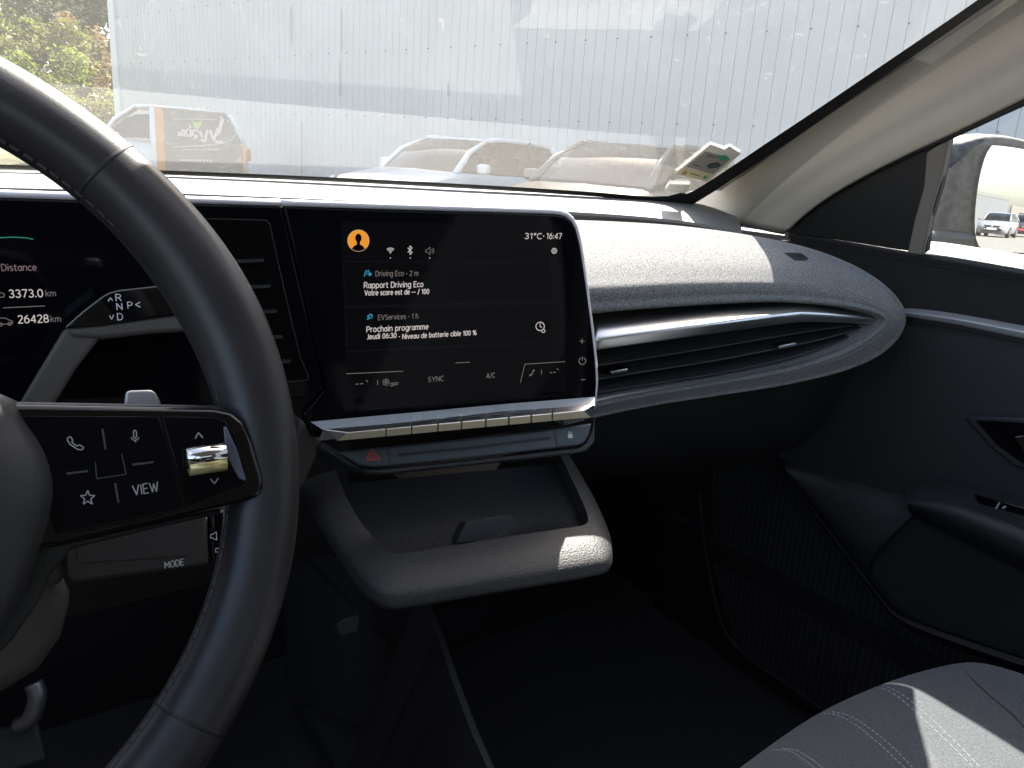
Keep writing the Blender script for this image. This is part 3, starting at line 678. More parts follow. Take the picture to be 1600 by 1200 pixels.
# key bar under the screen, seen as shelf, row of keys and lower control plate
bar = thing('climate_key_bar', 'row of champagne metal climate keys with hazard and lock buttons below the touchscreen', 'button panel', on(720, 665, P_SCR))
PB = shift(P_SCR, .004)
PT = (on(720, 655, PB), (N_SCR*.55+V((0, 0, .83))).normalized())
def PK(x, y, s=0): return on(x, y, shift(PB, s))
shelf = [PK(485, 659), PK(640, 645), PK(780, 632), PK(929, 620), PK(929, 633, .012), PK(780, 643, .012), PK(640, 659, .012), PK(505, 672, .012)]
b = MB(); b.add(shelf+[p+V((0, .01, -.012)) for p in shelf], [(0, 1, 6, 7), (1, 2, 5, 6), (2, 3, 4, 5)] + [(7, 6, 14, 15), (6, 5, 13, 14), (5, 4, 12, 13)])
b.build('key_shelf', m_keytop, bar)
edges = [507, 603, 643, 684, 721, 759, 795, 830, 863, 927]
def ty(x): return 671.5+(x-507)*(633-671.5)/(927-507)          # top of the keys
def my(x): return 676.5+(x-540)*(641.5-676.5)/(915-540)        # fold line
def by(x): return 689.5+(x-525)*(652.5-689.5)/(922-525)        # bottom of the keys
for i in range(9):
    a, z = edges[i]+.8, edges[i+1]-.8
    a0 = a; z0 = z; al, zl = (a, z)
    if i == 0: p = [(a, ty(a)+1), (z, ty(z)), (z, my(z)), (a+34, my(a+34)), (z, by(z)), (a+20, by(a+20))]
    if i == 8: p = None
    s0, s1, s2 = .013, .020, .017
    x0b, x1b = a, z; x0m, x1m = a, z
    if i == 0: x0m, x0b = a+36, a+20
    if i == 8: x1m, x1b = z-14, z-3
    vs = [PK(a, ty(a), s0), PK(z, ty(z), s0), PK(x1m, my(x1m), s1), PK(x0m, my(x0m), s1), PK(x1b, by(x1b), s2), PK(x0b, by(x0b), s2)]
    bk = [v-N_SCR*.014 for v in vs]
    o = mesh('climate_key', vs+bk, [(0, 1, 2, 3), (3, 2, 4, 5), (0, 3, 5), (1, 4, 2), (0, 5, 11, 6), (1, 7, 10, 4), (5, 4, 10, 11)], [m_keys, m_silver], bar)
    for f in o.data.polygons:
        if f.index in (0, 2, 3): f.material_index = 1
    md = o.modifiers.new('b', 'BEVEL'); md.width = .0006; md.segments = 2; md.limit_method = 'ANGLE'
    if 2 <= i <= 6:
        y = (ty((a+z)/2)+my((a+z)/2))/2
        q = Marks((vs[0], ((vs[1]-vs[0]).cross(vs[3]-vs[0])).normalized()*-1), E1, .0005)
        if q.pl[1].dot(CAM-vs[0]) < 0: q = Marks((vs[0], -q.pl[1]), E1, .0005)
        q.line([(a+9, ty(a+9)+2.4), (z-8, ty(z-8)+2.4)], 1.3); q.build('key_line', m_frit, o)
# printed symbols on the shelf
sn = ((shelf[1]-shelf[0]).cross(shelf[7]-shelf[0])).normalized()
if sn.dot(CAM-shelf[0]) < 0: sn = -sn
q = Marks((shelf[1], sn), E1, .0008)
q.line([(553, 659), (558, 662), (563, 657)], .9); q.line([(575, 659), (580, 656), (585, 657)], .9)
q.arc(612, 651, 4, 0, 360, .9, 5); q.line([(606, 657), (618, 654)], .9)
q.line([(646, 650), (658, 648), (655, 655), (649, 656)], .9, True); q.line([(685, 647), (697, 646), (697, 653), (686, 654)], .9, True); q.line([(688, 650), (695, 650)], .9)
q.text('AUTO', 719, 650.5, 737, 7)
q.line([(762, 646), (768, 641), (775, 640)], .9); q.arc(767, 644, 4, 0, 180, .9)
q.line([(794, 638), (798, 642), (797, 636)], .9); q.line([(802, 637), (802, 642)], .9); q.line([(796, 644), (804, 643)], .9)
q.line([(828, 635), (833, 638)], .9); q.line([(838, 634), (838, 639), (832, 641)], .9)
q.build('printed_symbols', m_white, bar)
# lower control plate
low = [(527, 706), (560, 702), (700, 688), (830, 674), (926, 661), (921, 680), (914, 692), (905, 696), (860, 701), (740, 715), (610, 728), (585, 730), (562, 727)]
PL = shift(P_SCR, .010)
PLn = (on(720, 695, PL), (N_SCR*.9+V((0, 0, .43))).normalized())
lowo = plate('control_plate', low, PLn, .018, m_ctrl, bar, bevel=.002, seg=3)
under = [(505, 690), (528, 704), (563, 729), (585, 733), (610, 731), (740, 718), (860, 704), (907, 699), (918, 692), (926, 672), (930, 650), (930, 690), (918, 704), (905, 708), (740, 726), (600, 741), (575, 739), (545, 727), (500, 700)]
plate('surround', under, shift(PLn, -.004), .02, m_plastic, bar, bevel=.0015)
q = Marks(PLn, E1, .0006)
q.line([(605, 699), (610, 727)], 1.3); q.line([(866, 670), (872, 699)], 1.3)
q.build('button_gaps', m_frit, lowo)
q = Marks(PLn, E1, .0008); q.line([(622, 711), (740, 699), (860, 684.5)], 4.5); q.build('grip_slot', m_frit, lowo)
q = Marks(PLn, E1, .0008); q.line([(581, 702), (572, 719), (594, 717.5)], 1.6, True); q.line([(582, 708), (577.5, 716), (588, 715)], 1.2, True); q.build('hazard_symbol', m_red, lowo)
q = Marks(PLn, E1, .0008); q.poly([(887, 678.5), (894, 677.5), (895, 684), (888, 685)]); q.arc(890.5, 677.5, 2.6, 0, 180, 1.2, 10); q.build('lock_symbol', m_white, lowo)

# ================================================================== DRIVER DISPLAY
drv = thing('driver_display', 'dark driver display behind the steering wheel showing distance figures and green arc', 'instrument display', on(60, 450, P_SCR))
PD = shift(P_SCR, -.0)
dp = [(-330, 292), (-140, 304), (0, 309), (200, 315), (330, 319), (440, 322), (505, 597), (505, 610), (470, 622), (340, 632), (100, 655), (-330, 690)]
dg_ = plate('glass', dp, PD, .012, m_display, drv, bevel=.0015)
tube('bright_rim', [on(x, y, PD)+V((0, .003, .0018)) for x, y in ((-330, 291.5), (0, 308.5), (200, 314.5), (440, 321.5))], .0026, m_rimw, drv, seg=8)
q = Marks(PD, E1, .0006)
q.text('Distance', 3, 423, 57, 10, bold=.7); q.build('heading_text', e_rose, dg_)
q = Marks(PD, E1, .0006)
q.text('3373.0', 15, 465, 67, 12, bold=1.4); q.text('26428', 29, 505, 76, 12, bold=1.4); q.build('figures', e_white, dg_)
q = Marks(PD, E1, .0006)
q.text('km', 72, 463, 87, 9); q.text('km', 80, 503, 95, 9); q.line([(5, 481), (70, 478)], 1.2)
q.line([(-6, 461), (2, 457), (7, 460), (6, 464), (-4, 465)], 1.2, True)
q.line([(-8, 502), (-2, 497), (8, 497), (14, 500), (20, 502), (19, 506), (-8, 507)], 1.2, True); q.arc(15, 506, 2.6, 0, 360, 1.1, 10); q.arc(1, 507, 2.6, 0, 360, 1.1, 10)
q.build('unit_text', e_dim, dg_)
q = Marks(PD, E1, .0006)
q.line([(-60, 385), (-30, 376), (0, 371.5), (20, 370.5), (40, 371.5), (52, 374)], 1.5); q.build('green_arc', e_green, dg_)
# centre air vent beside the display
vn = thing('driver_vent', 'upright black air vent with horizontal slats between display and touchscreen', 'air vent', on(400, 470, P_SCR))
PV = shift(P_SCR, .0012)
frm = [(300, 341), (417, 344), (422, 352), (438, 425), (455, 500), (470, 560), (482, 588), (480, 594), (330, 606)]
plate('vent_back', frm, shift(P_SCR, .0005), .001, mat('vent cavity', (.004, .004, .004), .8, spec=.05), vn)
q = Marks(PV, E1, 0.0); q.line(frm, 1.4, True); q.build('vent_border', m_plasticg, vn)
for y, x0, x1 in ((405, 300, 411), (445, 330, 421), (484, 340, 431), (524, 350, 440), (562, 370, 452)):
    a = [on(x0, y+3, PV), on(x1, y-1, PV), on(x1-1, y+3, PV), on(x0, y+8, PV)]
    bb = [p+N_SCR*.004 for p in a]; 
    mb = MB(); mb.prism(bb, N_SCR, .004); mb.build('slat', m_plastic, vn)

# ================================================================== STORAGE TRAY
tray = thing('storage_tray', 'open dark storage tray with textured floor and thick grained rim under the touchscreen', 'tray', at_z(760, 830, .83))
TN = (V((-.02, -.16, .985))).normalized()
PTR = (at_z(780, 860, .835), TN)
outer = [(470, 735), (505, 790), (540, 845), (565, 880), (588, 900), (612, 907), (650, 903), (760, 886), (860, 868), (935, 852), (950, 846), (955, 838), (951, 820), (930, 776), (905, 735), (884, 704)]
inner = [(525, 735), (540, 775), (563, 815), (590, 848), (606, 861), (626, 865), (700, 854), (780, 841), (860, 829), (908, 822), (917, 818), (918, 808), (912, 790), (897, 757), (884, 730), (872, 704)]
def ptr(l, s=0, dz=0): return [on(x, y, shift(PTR, s))+V((0, 0, dz)) for x, y in l]
N = 70
O = resample(ptr(outer), N); I = resample(ptr(inner), N)
low_ = [(466, 760), (500, 812), (535, 868), (560, 905), (588, 930), (612, 938), (650, 934), (765, 915), (865, 899), (938, 886), (953, 879), (958, 862), (953, 834), (932, 786), (907, 742), (886, 708)]
Lw = resample([on(x, y, shift(PTR, -.012)) for x, y in low_], N)
rowsT = [[p-TN*.020 for p in I], [p-TN*.003 for p in I], I, [p.lerp(q, .06)+TN*.0012 for p, q in zip(I, Lw)], [p.lerp(q, .5)+TN*.004 for p, q in zip(I, Lw)], [p.lerp(q, .86)+TN*.003 for p, q in zip(I, Lw)], [p.lerp(q, .98)-TN*.001 for p, q in zip(I, Lw)], [p-TN*.009 for p in Lw], [p.lerp(q, .35)-TN*.020 for p, q in zip(Lw, I)], [p-TN*.024 for p in I]]
nr = 56
cols = [resample([r[c] for r in rowsT], nr, False) for c in range(N)]
mesh('tray_rim', [cols[c][r] for r in range(nr) for c in range(N)], grid_faces(nr, N), m_plasticg, tray, smooth=True)
fl_ = [p-TN*.016 for p in I]; cF = sum(fl_, V((0, 0, 0)))/N
m_trayf = knit('woven tray floor', (.017, .019, .022), 800, var=.5, bump=.35, rough=.33, sheen=0)
m_trayf.node_tree.nodes['Principled BSDF'].inputs['Roughness'].default_value = .42
mesh('tray_floor', fl_+[cF], [(i, i+1, N) for i in range(N-1)]+[(N-1, 0, N)], m_trayf, tray)
tabp = [(711, 850), (729, 815), (798, 804), (820, 836)]
plate('divider_tab', tabp, (on(765, 838, shift(PTR, -.016)), V((.05, -.9, .42)).normalized()), .012, m_black, tray, bevel=.0008)

# ================================================================== STEERING WHEEL
whl = thing('steering_wheel', 'black leather steering wheel with glossy button spoke and chrome roller', 'steering wheel', WC)
def wp(u, v, h=0): return WC+WE1*u+WE2*v+WN*h
Rw = .1768; NS = 160
def rimc(a): return wp(Rw*math.cos(a), Rw*.97*math.sin(a))
vs = []; SEG = 24
def rimring(a, sc_=1.0, seg=SEG):
    c0 = rimc(a); rad = (WE1*math.cos(a)+WE2*math.sin(a)).normalized()
    deg = math.degrees(a) % 360
    fat = 1+.10*math.exp(-((((deg+180) % 360)-180-22)/16)**2)       # thumb swell above the spoke
    out = []
    for k in range(seg):
        t = 2*math.pi*k/seg; ct, st_ = math.cos(t), math.sin(t)
        out.append(c0+rad*(.0156*fat*sc_*math.copysign(abs(ct)**.9, ct))+WN*(.0168*sc_*math.copysign(abs(st_)**.9, st_)))
    return out
for i in range(NS): vs += rimring(2*math.pi*i/NS)
fs = []
for i in range(NS):
    j = (i+1) % NS
    for k in range(SEG):
        l = (k+1) % SEG; fs.append((i*SEG+k, j*SEG+k, j*SEG+l, i*SEG+l))
rim = mesh('rim', vs, fs, m_leather, whl, smooth=True)
def ang_of(px, py):
    p = on(px, py, P_WHL)-WC; return math.atan2(p.dot(WE2)/.97, p.dot(WE1))
for (px, py) in ((160, 275), (305, 1125)):
    a = ang_of(px, py); v2 = []; n2 = 5
    for q in range(n2): v2 += rimring(a+(q-2)*.004, 1.012 if q in (1, 2, 3) else .985)
    f2 = [(q*SEG+k, (q+1)*SEG+k, (q+1)*SEG+(k+1) % SEG, q*SEG+(k+1) % SEG) for q in range(n2-1) for k in range(SEG)]
    mesh('leather_seam', v2, f2, m_frit, rim, smooth=True)
# stitching along the inner side
mb = MB(); a = -1.25
while a < 1.75:
    c0 = rimc(a); rad = (WE1*math.cos(a)+WE2*math.sin(a)).normalized(); tn = (WE2*math.cos(a)-WE1*math.sin(a)).normalized()
    p = c0-rad*.0153+WN*.0035; rot = Matrix((tn, rad, WN)).transposed()
    mb.box(p, (.0038, .0014, .0016), rot); a += .034
mb.build('stitching', m_stitch, rim)
# spoke panel
def hz(l, h): return [on(x, y, shift(P_WHL, h)) for x, y in l]
spk = [(-60, 628), (20, 631), (335, 637), (362, 643), (382, 660), (396, 692), (412, 745), (413, 764), (404, 777), (385, 783), (250, 815), (85, 852), (-60, 905)]
pl_s = shift(P_WHL, .0175)
sp = plate('spoke', spk, pl_s, .018, m_gloss, whl, bevel=.003, seg=3)
# lower spoke arm and leather fillets
arm = [(-60, 850), (85, 850), (245, 815), (330, 797), (346, 794), (346, 803), (240, 826), (112, 858), (78, 900), (60, 940), (20, 1000), (-60, 1080)]
plate('spoke_back', arm, shift(P_WHL, .004), .02, m_black, whl, bevel=.004)
plate('spoke_back', [(-60, 622), (20, 626), (340, 632), (372, 645), (392, 680), (410, 740), (380, 760), (-60, 720)], shift(P_WHL, .012), .02, m_black, whl, bevel=.004)
# keypad faces on the spoke
kp1 = [(35, 650), (248, 651), (286, 793), (180, 813), (88, 834), (60, 760)]
plate('button_pad', kp1, pl_s, .0006, m_display, whl, proud=.0008, bevel=.0004)
kp2 = [(253, 651), (335, 652), (352, 658), (366, 680), (385, 745), (378, 758), (292, 790)]
plate('button_pad', kp2, pl_s, .0006, m_display, whl, proud=.0008, bevel=.0004)
mirr = [WC+WE1*(-2*((p-WC).dot(WE1)))+(p-WC) for p in hz(spk, .0175)]
vs_, fs_ = prism_data(mirr, WN, .018); mesh('spoke', vs_, fs_, m_gloss, whl, bevel=.003)
q = Marks(pl_s, WE1, .0013)
q.text('VIEW', 209, 774, 248, 15, bold=1.6)
q.line([(305, 685), (310, 676), (317, 684)], 1.8)
q.line([(329, 748), (335, 756), (341, 747)], 1.8)
# telephone
q.line([(106, 684), (110, 682), (114, 688), (112, 691), (120, 697), (124, 695), (131, 699), (128, 703), (121, 702), (109, 694), (105, 687)], 1.6, True)
# microphone
q.line([(208.5, 674), (210.5, 672), (213, 674), (213.6, 682), (211.5, 685), (209, 683)], 1.4, True); q.arc(211, 682, 6, 190, 350, 1.4); q.line([(211.5, 687), (211.8, 691)], 1.4)
# star
q.line([(137+(12 if i % 2 == 0 else 5)*math.sin(i*math.pi/5), 778-(12 if i % 2 == 0 else 5)*math.cos(i*math.pi/5)) for i in range(10)], 1.6, True)
q.build('button_symbols', m_greyprint, sp)
q = Marks(pl_s, WE1, .0014)
q.line([(160, 670), (165, 702)], 3); q.line([(207, 726), (240, 722)], 3); q.line([(104, 740), (137, 736)], 3); q.line([(180, 755), (185, 785)], 3)
q.line([(149, 722), (151, 748), (197, 741), (190, 709)], 1.5)
q.build('pad_ridges', m_ctrl, sp)
# roller
ra, rb = on(289, 716, shift(pl_s, .004)), on(353, 707, shift(pl_s, .004))
tube('roller', [ra.lerp(rb, t) for t in (0, .03, .97, 1)], [.0034, .0044, .0044, .0034], m_chrome, whl, seg=20)
tube('roller_reflection', [ra.lerp(rb, t)-WE2*.0042+WN*.0004 for t in (.05, .06, .95, .96)], [.0024, .0032, .0032, .0024], m_rollrefl, whl, seg=16)  # reflection along the roller's lower half, put in as a yellow band
plate('bright_wedge', [(348, 668), (352, 666), (368, 700), (384, 752), (372, 748), (352, 712)], pl_s, .001, mat('blue grey gloss', (.10, .11, .15), .12), whl, proud=.0016, bevel=.0004)
# airbag cover, symmetrical
hub = [(8, 614), (40, 652), (70, 694), (86, 735), (89, 775), (76, 830), (50, 900), (15, 975), (-30, 1045), (-80, 1100)]
hp_ = [on(x, y, shift(P_WHL, .014)) for x, y in hub]
uv = [((p-WC).dot(WE1), (p-WC).dot(WE2)) for p in hp_]
uv = [(0.0, uv[0][1]+.012), (uv[0][0]*.6, uv[0][1]+.009)]+uv
loop = uv+[(-u, v) for u, v in uv[::-1] if abs(u) > 1e-6]
loop = [(u, v) for u, v in loop]
cu_ = sum(v for u, v in loop)/len(loop)
rings = []
NL = 96
lp = resample([V((u, v, 0)) for u, v in loop]+[V((loop[0][0], loop[0][1], 0))], NL+1)[:-1]
vs = []
for k, h in ((1.0, -.02), (1.0, .006), (.985, .018), (.93, .025), (.80, .030), (.5, .034), (.2, .035)):
    for p in lp: vs.append(wp(p.x*k, cu_+(p.y-cu_)*k, h))
vs.append(wp(0, cu_, .035)); fs = grid_faces(7, NL, True, True); o_ = 6*NL
fs += [(o_+(i+1) % NL, o_+i, 7*NL) for i in range(NL)]
mesh('airbag_cover', vs, fs, m_leather2, whl, smooth=True)
pd = [(195, 634), (197, 614), (202, 610), (236, 609), (243, 613), (252, 630), (250, 636)]
pdl = plate('paddle', pd, shift(P_WHL, -.012), .003, m_silver2, whl, bevel=.001)

# ================================================================== STALKS, COLUMN
PG = (at_d(200, 490, .49), (N_SCR+V((0, 0, .25))).normalized())
gs = thing('gear_selector', 'grey gear selector stalk with glossy blade marked R N D and P', 'gear selector', on(180, 500, PG))
plate('stalk', [(28, 634), (60, 580), (100, 514), (112, 510), (175, 516), (158, 526), (120, 575), (80, 640)], shift(PG, -.002), .02, m_brown, gs, bevel=.006, seg=3)
plate('blade_edge', [(100, 512), (140, 509), (220, 498), (310, 486), (330, 488), (330, 516), (240, 521), (160, 530), (112, 528)], shift(PG, -.0005), .018, m_brown, gs, bevel=.003, seg=3)
bl = plate('blade', [(101, 512), (130, 486), (160, 463), (170, 457), (185, 453), (240, 447), (330, 443), (330, 486), (260, 494), (160, 508)], shift(PG, .001), .016, m_gloss, gs, bevel=.0012)
q = Marks(shift(PG, .001), E1, .0006)
q.text('R', 181.5, 470, 189.5, 10, bold=.9); q.text('N', 183, 484, 191, 10, bold=.9); q.text('D', 184, 500, 192, 10, bold=.9); q.text('P', 200, 482, 207, 10, bold=.9)
q.line([(169, 471), (172.5, 465), (176, 470)], 1.3); q.line([(171, 493), (174.5, 499), (177.5, 492)], 1.3); q.line([(219, 472), (211.5, 476), (219.5, 480)], 1.3)
q.build('shift_letters', m_white, bl)
q = Marks(shift(PG, .001), E1, .0004); q.line([(103, 511), (130, 487), (160, 464), (171, 458), (186, 454), (240, 448), (330, 444)], 1.2); q.build('blade_outline', m_silver, bl)

PA = (at_d(220, 870, .44), (N_SCR*.95+V((0, 0, .15))).normalized())
au = thing('audio_stalk', 'grey audio control stalk marked MODE with speaker symbols behind the wheel', 'control stalk', on(220, 870, PA))
m_stalk = mat('dark brown grey stalk plastic', (.045, .04, .036), .55, bump=.2, bscale=900)
a1 = plate('stalk', [(104, 818), (325, 800), (328, 884), (240, 896), (112, 914), (106, 900)], PA, .03, m_stalk, au, bevel=.003, seg=3)
plate('recess', [(120, 822), (298, 806), (300, 862), (292, 868), (120, 880)], PA, .0006, m_stalk, au, proud=.0006, bevel=.0004)
a2 = plate('end_block', [(328, 800), (385, 795), (385, 875), (331, 884)], PA, .03, m_gloss, au, bevel=.002)
q = Marks(PA, E1, .0010); q.text('MODE', 258, 888, 287, 10, bold=1.0)
for x, y in ((334, 838), (342, 860)): q.line([(x-5, y-3), (x-2, y-3), (x+4, y-7), (x+5, y+6), (x-1, y+3), (x-5, y+3)], 1.3, True)
q.build('printed_symbols', m_white, au)
clm = thing('steering_column', 'rounded brown grey steering column shroud below the wheel hub', 'steering column', at_d(50, 960, .46))
PC = (at_d(60, 960, .44), (N_SCR*.9+V((.35, 0, .1))).normalized())
plate('shroud', [(-200, 860), (60, 862), (98, 872), (110, 905), (122, 930), (120, 955), (108, 1000), (70, 1055), (15, 1090), (-200, 1150)], PC, .16, m_brown, clm, bevel=.018, seg=5)
plate('shroud_collar', [(-200, 850), (85, 850), (104, 880), (106, 915), (60, 925), (-200, 935)], shift(PC, .006), .1, m_brown, clm, bevel=.006, seg=4)
pdt = thing('pedal', 'curved chrome edged pedal deep in the dark driver footwell', 'pedal', at_z(45, 1110, .55))
m_dchrome = mat('dull dark metal', (.2, .2, .21), .4, metal=.8)
pa = [at_d(x, y, .62) for x, y in ((28, 1135), (45, 1125), (55, 1105), (58, 1085), (52, 1068))]
tube('pedal_arm', resample(pa, 20), .007, m_dchrome, pdt, seg=10)
PP = (at_d(45, 1130, .63), (N_SCR+V((0, 0, .8))).normalized())
plate('pedal_pad', [(-20, 1140), (60, 1125), (75, 1190), (-10, 1215)], PP, .012, m_rubber, pdt, bevel=.004)
# ================================================================== PASSENGER DOOR
door = thing('passenger_door', 'dark passenger door with ribbed cloth upper, silver strip, armrest and black mirror corner', 'car door', (1.05, .1, .7))
def dx(x, y, X): return at_x(x, y, X)
skin = [(1150, 372), (1236, 378), (1420, 404), (1620, 440), (1900, 495), (2300, 1180), (1850, 1110), (1600, 1036), (1450, 985), (1399, 960), (1370, 925), (1310, 845), (1255, 770), (1230, 735), (1226, 722), (1150, 690)]
plate('door_skin', skin, P_DOOR, .05, m_door, door, bevel=.004)
# window sill: ledge and rolled edge
la = [(1218, 350), (1300, 364), (1400, 381), (1448, 389), (1456, 377), (1600, 398), (1750, 420), (1950, 450)]
lb = [(1226, 352), (1300, 366), (1400, 383), (1460, 392), (1600, 415), (1750, 440), (1950, 474)]
lc = [(1230, 363), (1300, 375), (1400, 392), (1500, 408), (1600, 426), (1750, 452), (1950, 488)]
ld = [(1236, 380), (1300, 389), (1400, 406), (1500, 423), (1600, 441), (1750, 468), (1950, 506)]
loft('sill_cap', [[dx(x, y, 1.085 if x > 1452 else 1.034) for x, y in la], [dx(x, y, 1.03) for x, y in lb], [dx(x, y, 1.020) for x, y in lc], [dx(x, y, 1.024) for x, y in ld]], 40, 24, m_plastic, door)
box('door_shell', (1.10, .12, .70), (.05, 1.2, .66), m_black, door)
plate('door_shell', [(1226, 378), (1950, 506), (1950, 470), (1226, 352)], shift(P_DOOR, -.03), .03, m_black, door)
# ribbed cloth panel between sill and silver strip
plate('cloth_panel', [(1180, 376), (1240, 375), (1420, 402), (1620, 436), (1900, 490), (1900, 570), (1620, 515), (1500, 493), (1415, 481), (1180, 470)], P_DOOR, .004, m_doorcloth, door, proud=.004, bevel=.003)
# silver strip with a soft crest
sa = [(1405, 481), (1440, 483), (1500, 491), (1600, 509), (1720, 531), (1900, 565)]
sb = [(1405, 487), (1440, 491), (1500, 500), (1600, 519), (1720, 542), (1900, 578)]
sd = [(1405, 492), (1440, 498), (1500, 508), (1600, 529), (1720, 553), (1900, 592)]
lin('silver_strip', [[dx(x, y, 1.026) for x, y in sa], [dx(x, y, 1.012) for x, y in sb], [dx(x, y, 1.016) for x, y in sd], [dx(x, y+2, 1.03) for x, y in sd]], m_silver2, door)
lin('dark_line', [[dx(x, y+1, 1.021) for x, y in sd], [dx(x, y+6, 1.021) for x, y in sd]], m_black, door)  # black line along the lower edge of the silver strip
# black mirror corner, divider, window seals
PW = shift(P_WIN, .010)
plate('mirror_corner', [(1222, 350), (1240, 341), (1268, 318), (1310, 290), (1365, 260), (1425, 231), (1486, 205), (1482, 226), (1470, 290), (1452, 350), (1446, 396), (1400, 390), (1300, 374), (1228, 364)], PW, .012, m_black, door, bevel=.002)
plate('corner_divider', [(1450, 238), (1485, 213), (1484, 226), (1475, 268), (1458, 325), (1444, 398), (1420, 394), (1432, 340), (1446, 290)], PW, .012, m_greige, door, proud=.004, bevel=.002)
plate('window_seal', [(1236, 345), (1262, 322), (1310, 288), (1365, 258), (1425, 229), (1485, 202), (1560, 168), (1660, 120), (1800, 48), (1800, 68), (1660, 138), (1600, 166), (1540, 193), (1486, 218), (1425, 243), (1365, 272), (1310, 302), (1266, 332), (1240, 356)], PW, .03, m_rubber, door, proud=.007, bevel=.002)
wq = [V((W(1.05)+.03, .66, 1.05)), V((W(1.05)+.03, -.45, 1.05)), V((W(1.41)+.03, -.45, 1.41)), V((W(1.41)+.03, .10, 1.41)), V((W(1.25)+.03, .43, 1.25))]
mesh('window_pane', wq, [(0, 1, 2, 3, 4)], m_side, door)
tube('window_frame', [V((W(1.06)+.02, -.43, 1.04)), V((W(1.40)+.02, -.43, 1.40))], .022, m_rubber, door)
# armrest
A = [(1412, 768), (1428, 752), (1470, 746), (1530, 757), (1600, 772), (1760, 806), (2000, 860)]
Bm = [(1414, 776), (1432, 768), (1480, 772), (1540, 789), (1600, 808), (1760, 858), (2000, 935)]
C1 = [(1418, 784), (1440, 784), (1490, 796), (1545, 816), (1600, 838), (1760, 900), (2000, 995)]
D1 = [(1418, 792), (1440, 800), (1490, 822), (1545, 846), (1600, 872), (1760, 940), (2000, 1045)]
E_ = [(1420, 797), (1442, 810), (1492, 836), (1548, 862), (1600, 888), (1760, 962), (2000, 1075)]
loft('armrest', [[dx(x, y, 1.035) for x, y in A], [dx(x, y, .99) for x, y in Bm], [dx(x, y, .962) for x, y in C1], [dx(x, y, .965) for x, y in D1], [dx(x, y, 1.0) for x, y in E_], [dx(x, y+6, 1.035) for x, y in E_]], 50, 40, m_plastic, door)
sw = [dx(x, y, .978)+V((-.006, 0, .004)) for x, y in ((1524, 776), (1600, 796), (1680, 820), (1690, 835), (1600, 809), (1530, 790))]
nsw = (sw[1]-sw[0]).cross(sw[5]-sw[0]).normalized()
if nsw.dot(CAM-sw[0]) < 0: nsw = -nsw
vs_, fs_ = prism_data(sw, nsw, .004); swo = mesh('window_switch', vs_, fs_, m_gloss, door, bevel=.0008)
q = Marks((sw[0], nsw), V((0, -1, 0)), .0006); q.line([(1556, 795), (1562, 785)], 2.2); q.line([(1566, 794), (1572, 791)], 3); q.build('switch_mark', m_greyprint, swo)
# release handle recess
plate('handle_frame', [(1508, 650), (1540, 649), (1700, 655), (1780, 690), (1700, 745), (1610, 735), (1588, 728), (1556, 704)], P_DOOR, .008, m_plastic, door, proud=.006, bevel=.003)
plate('handle_recess', [(1528, 656), (1700, 661), (1760, 690), (1700, 735), (1612, 726), (1596, 719), (1562, 694)], P_DOOR, .006, m_gloss, door, proud=.0075, bevel=.001)
plate('door_handle', [(1590, 680), (1640, 672), (1720, 676), (1700, 705), (1640, 715), (1606, 706)], P_DOOR, .01, mat('dark chrome', (.25, .2, .18), .25, metal=1), door, proud=.014, bevel=.003)
# moulded pocket below with carpet face
loft('pocket_moulding', [[dx(x, y, 1.030) for x, y in ((1226, 722), (1300, 744), (1360, 761), (1420, 778), (1440, 790))],
                         [dx(x, y, 1.012) for x, y in ((1228, 730), (1290, 758), (1345, 786), (1385, 812), (1410, 820))],
                         [dx(x, y, 1.006) for x, y in ((1229, 737), (1270, 778), (1310, 820), (1345, 850), (1370, 862))],
                         [dx(x, y, 1.022) for x, y in ((1230, 742), (1262, 786), (1300, 838), (1330, 876), (1352, 905))]], 30, 24, m_door, door)
plate('carpet_panel', [(1345, 850), (1372, 822), (1418, 806), (1470, 826), (1600, 894), (1760, 970), (2000, 1085), (2200, 1160), (1850, 1100), (1600, 1026), (1455, 976), (1405, 950), (1372, 905)], P_DOOR, .005, m_doorc, door, proud=.007, bevel=.003)
lin('lower_edge', [[dx(x, y, 1.012) for x, y in ((1226, 726), (1256, 774), (1312, 848), (1374, 928), (1402, 958), (1452, 980), (1600, 1030), (1850, 1104))],
                   [dx(x, y, 1.004) for x, y in ((1226, 730), (1256, 779), (1312, 854), (1374, 935), (1402, 965), (1452, 989), (1600, 1041), (1850, 1118))],
                   [dx(x, y, 1.03) for x, y in ((1226, 734), (1256, 784), (1312, 860), (1374, 942), (1402, 972), (1452, 998), (1600, 1052), (1850, 1132))]], m_door, door)

# ---- door mirror outside the glass
MC = at_x(1556, 320, 1.33)
dm = (at_d(1556, 341, 1)-CAM).normalized(); want = V((math.sin(math.radians(171)), math.cos(math.radians(171)), 0))
MN = (want-dm).normalized(); P_MIR = (MC, MN)
mir_o = [(1446, 384), (1456, 345), (1468, 300), (1476, 258), (1484, 230), (1500, 219), (1530, 211), (1562, 212), (1600, 220), (1690, 242), (1740, 270), (1752, 320), (1735, 392), (1700, 408), (1600, 402), (1520, 394)]
mir_g = [(1521, 389), (1512, 378), (1508, 355), (1509, 322), (1514, 282), (1522, 250), (1530, 233), (1540, 228), (1600, 237), (1680, 256), (1715, 275), (1725, 320), (1712, 385), (1690, 398), (1600, 394)]
m_dusty = mat('dusty dark mirror shell', (.05, .048, .045), .6, var=.6, vscale=90, col2=(.13, .12, .105), detail=6, bump=.2, bscale=300)
mo = resample([on(x, y, P_MIR) for x, y in mir_o+mir_o[:1]], 61)[:-1]
mc = sum(mo, V((0, 0, 0)))/60; vs = []
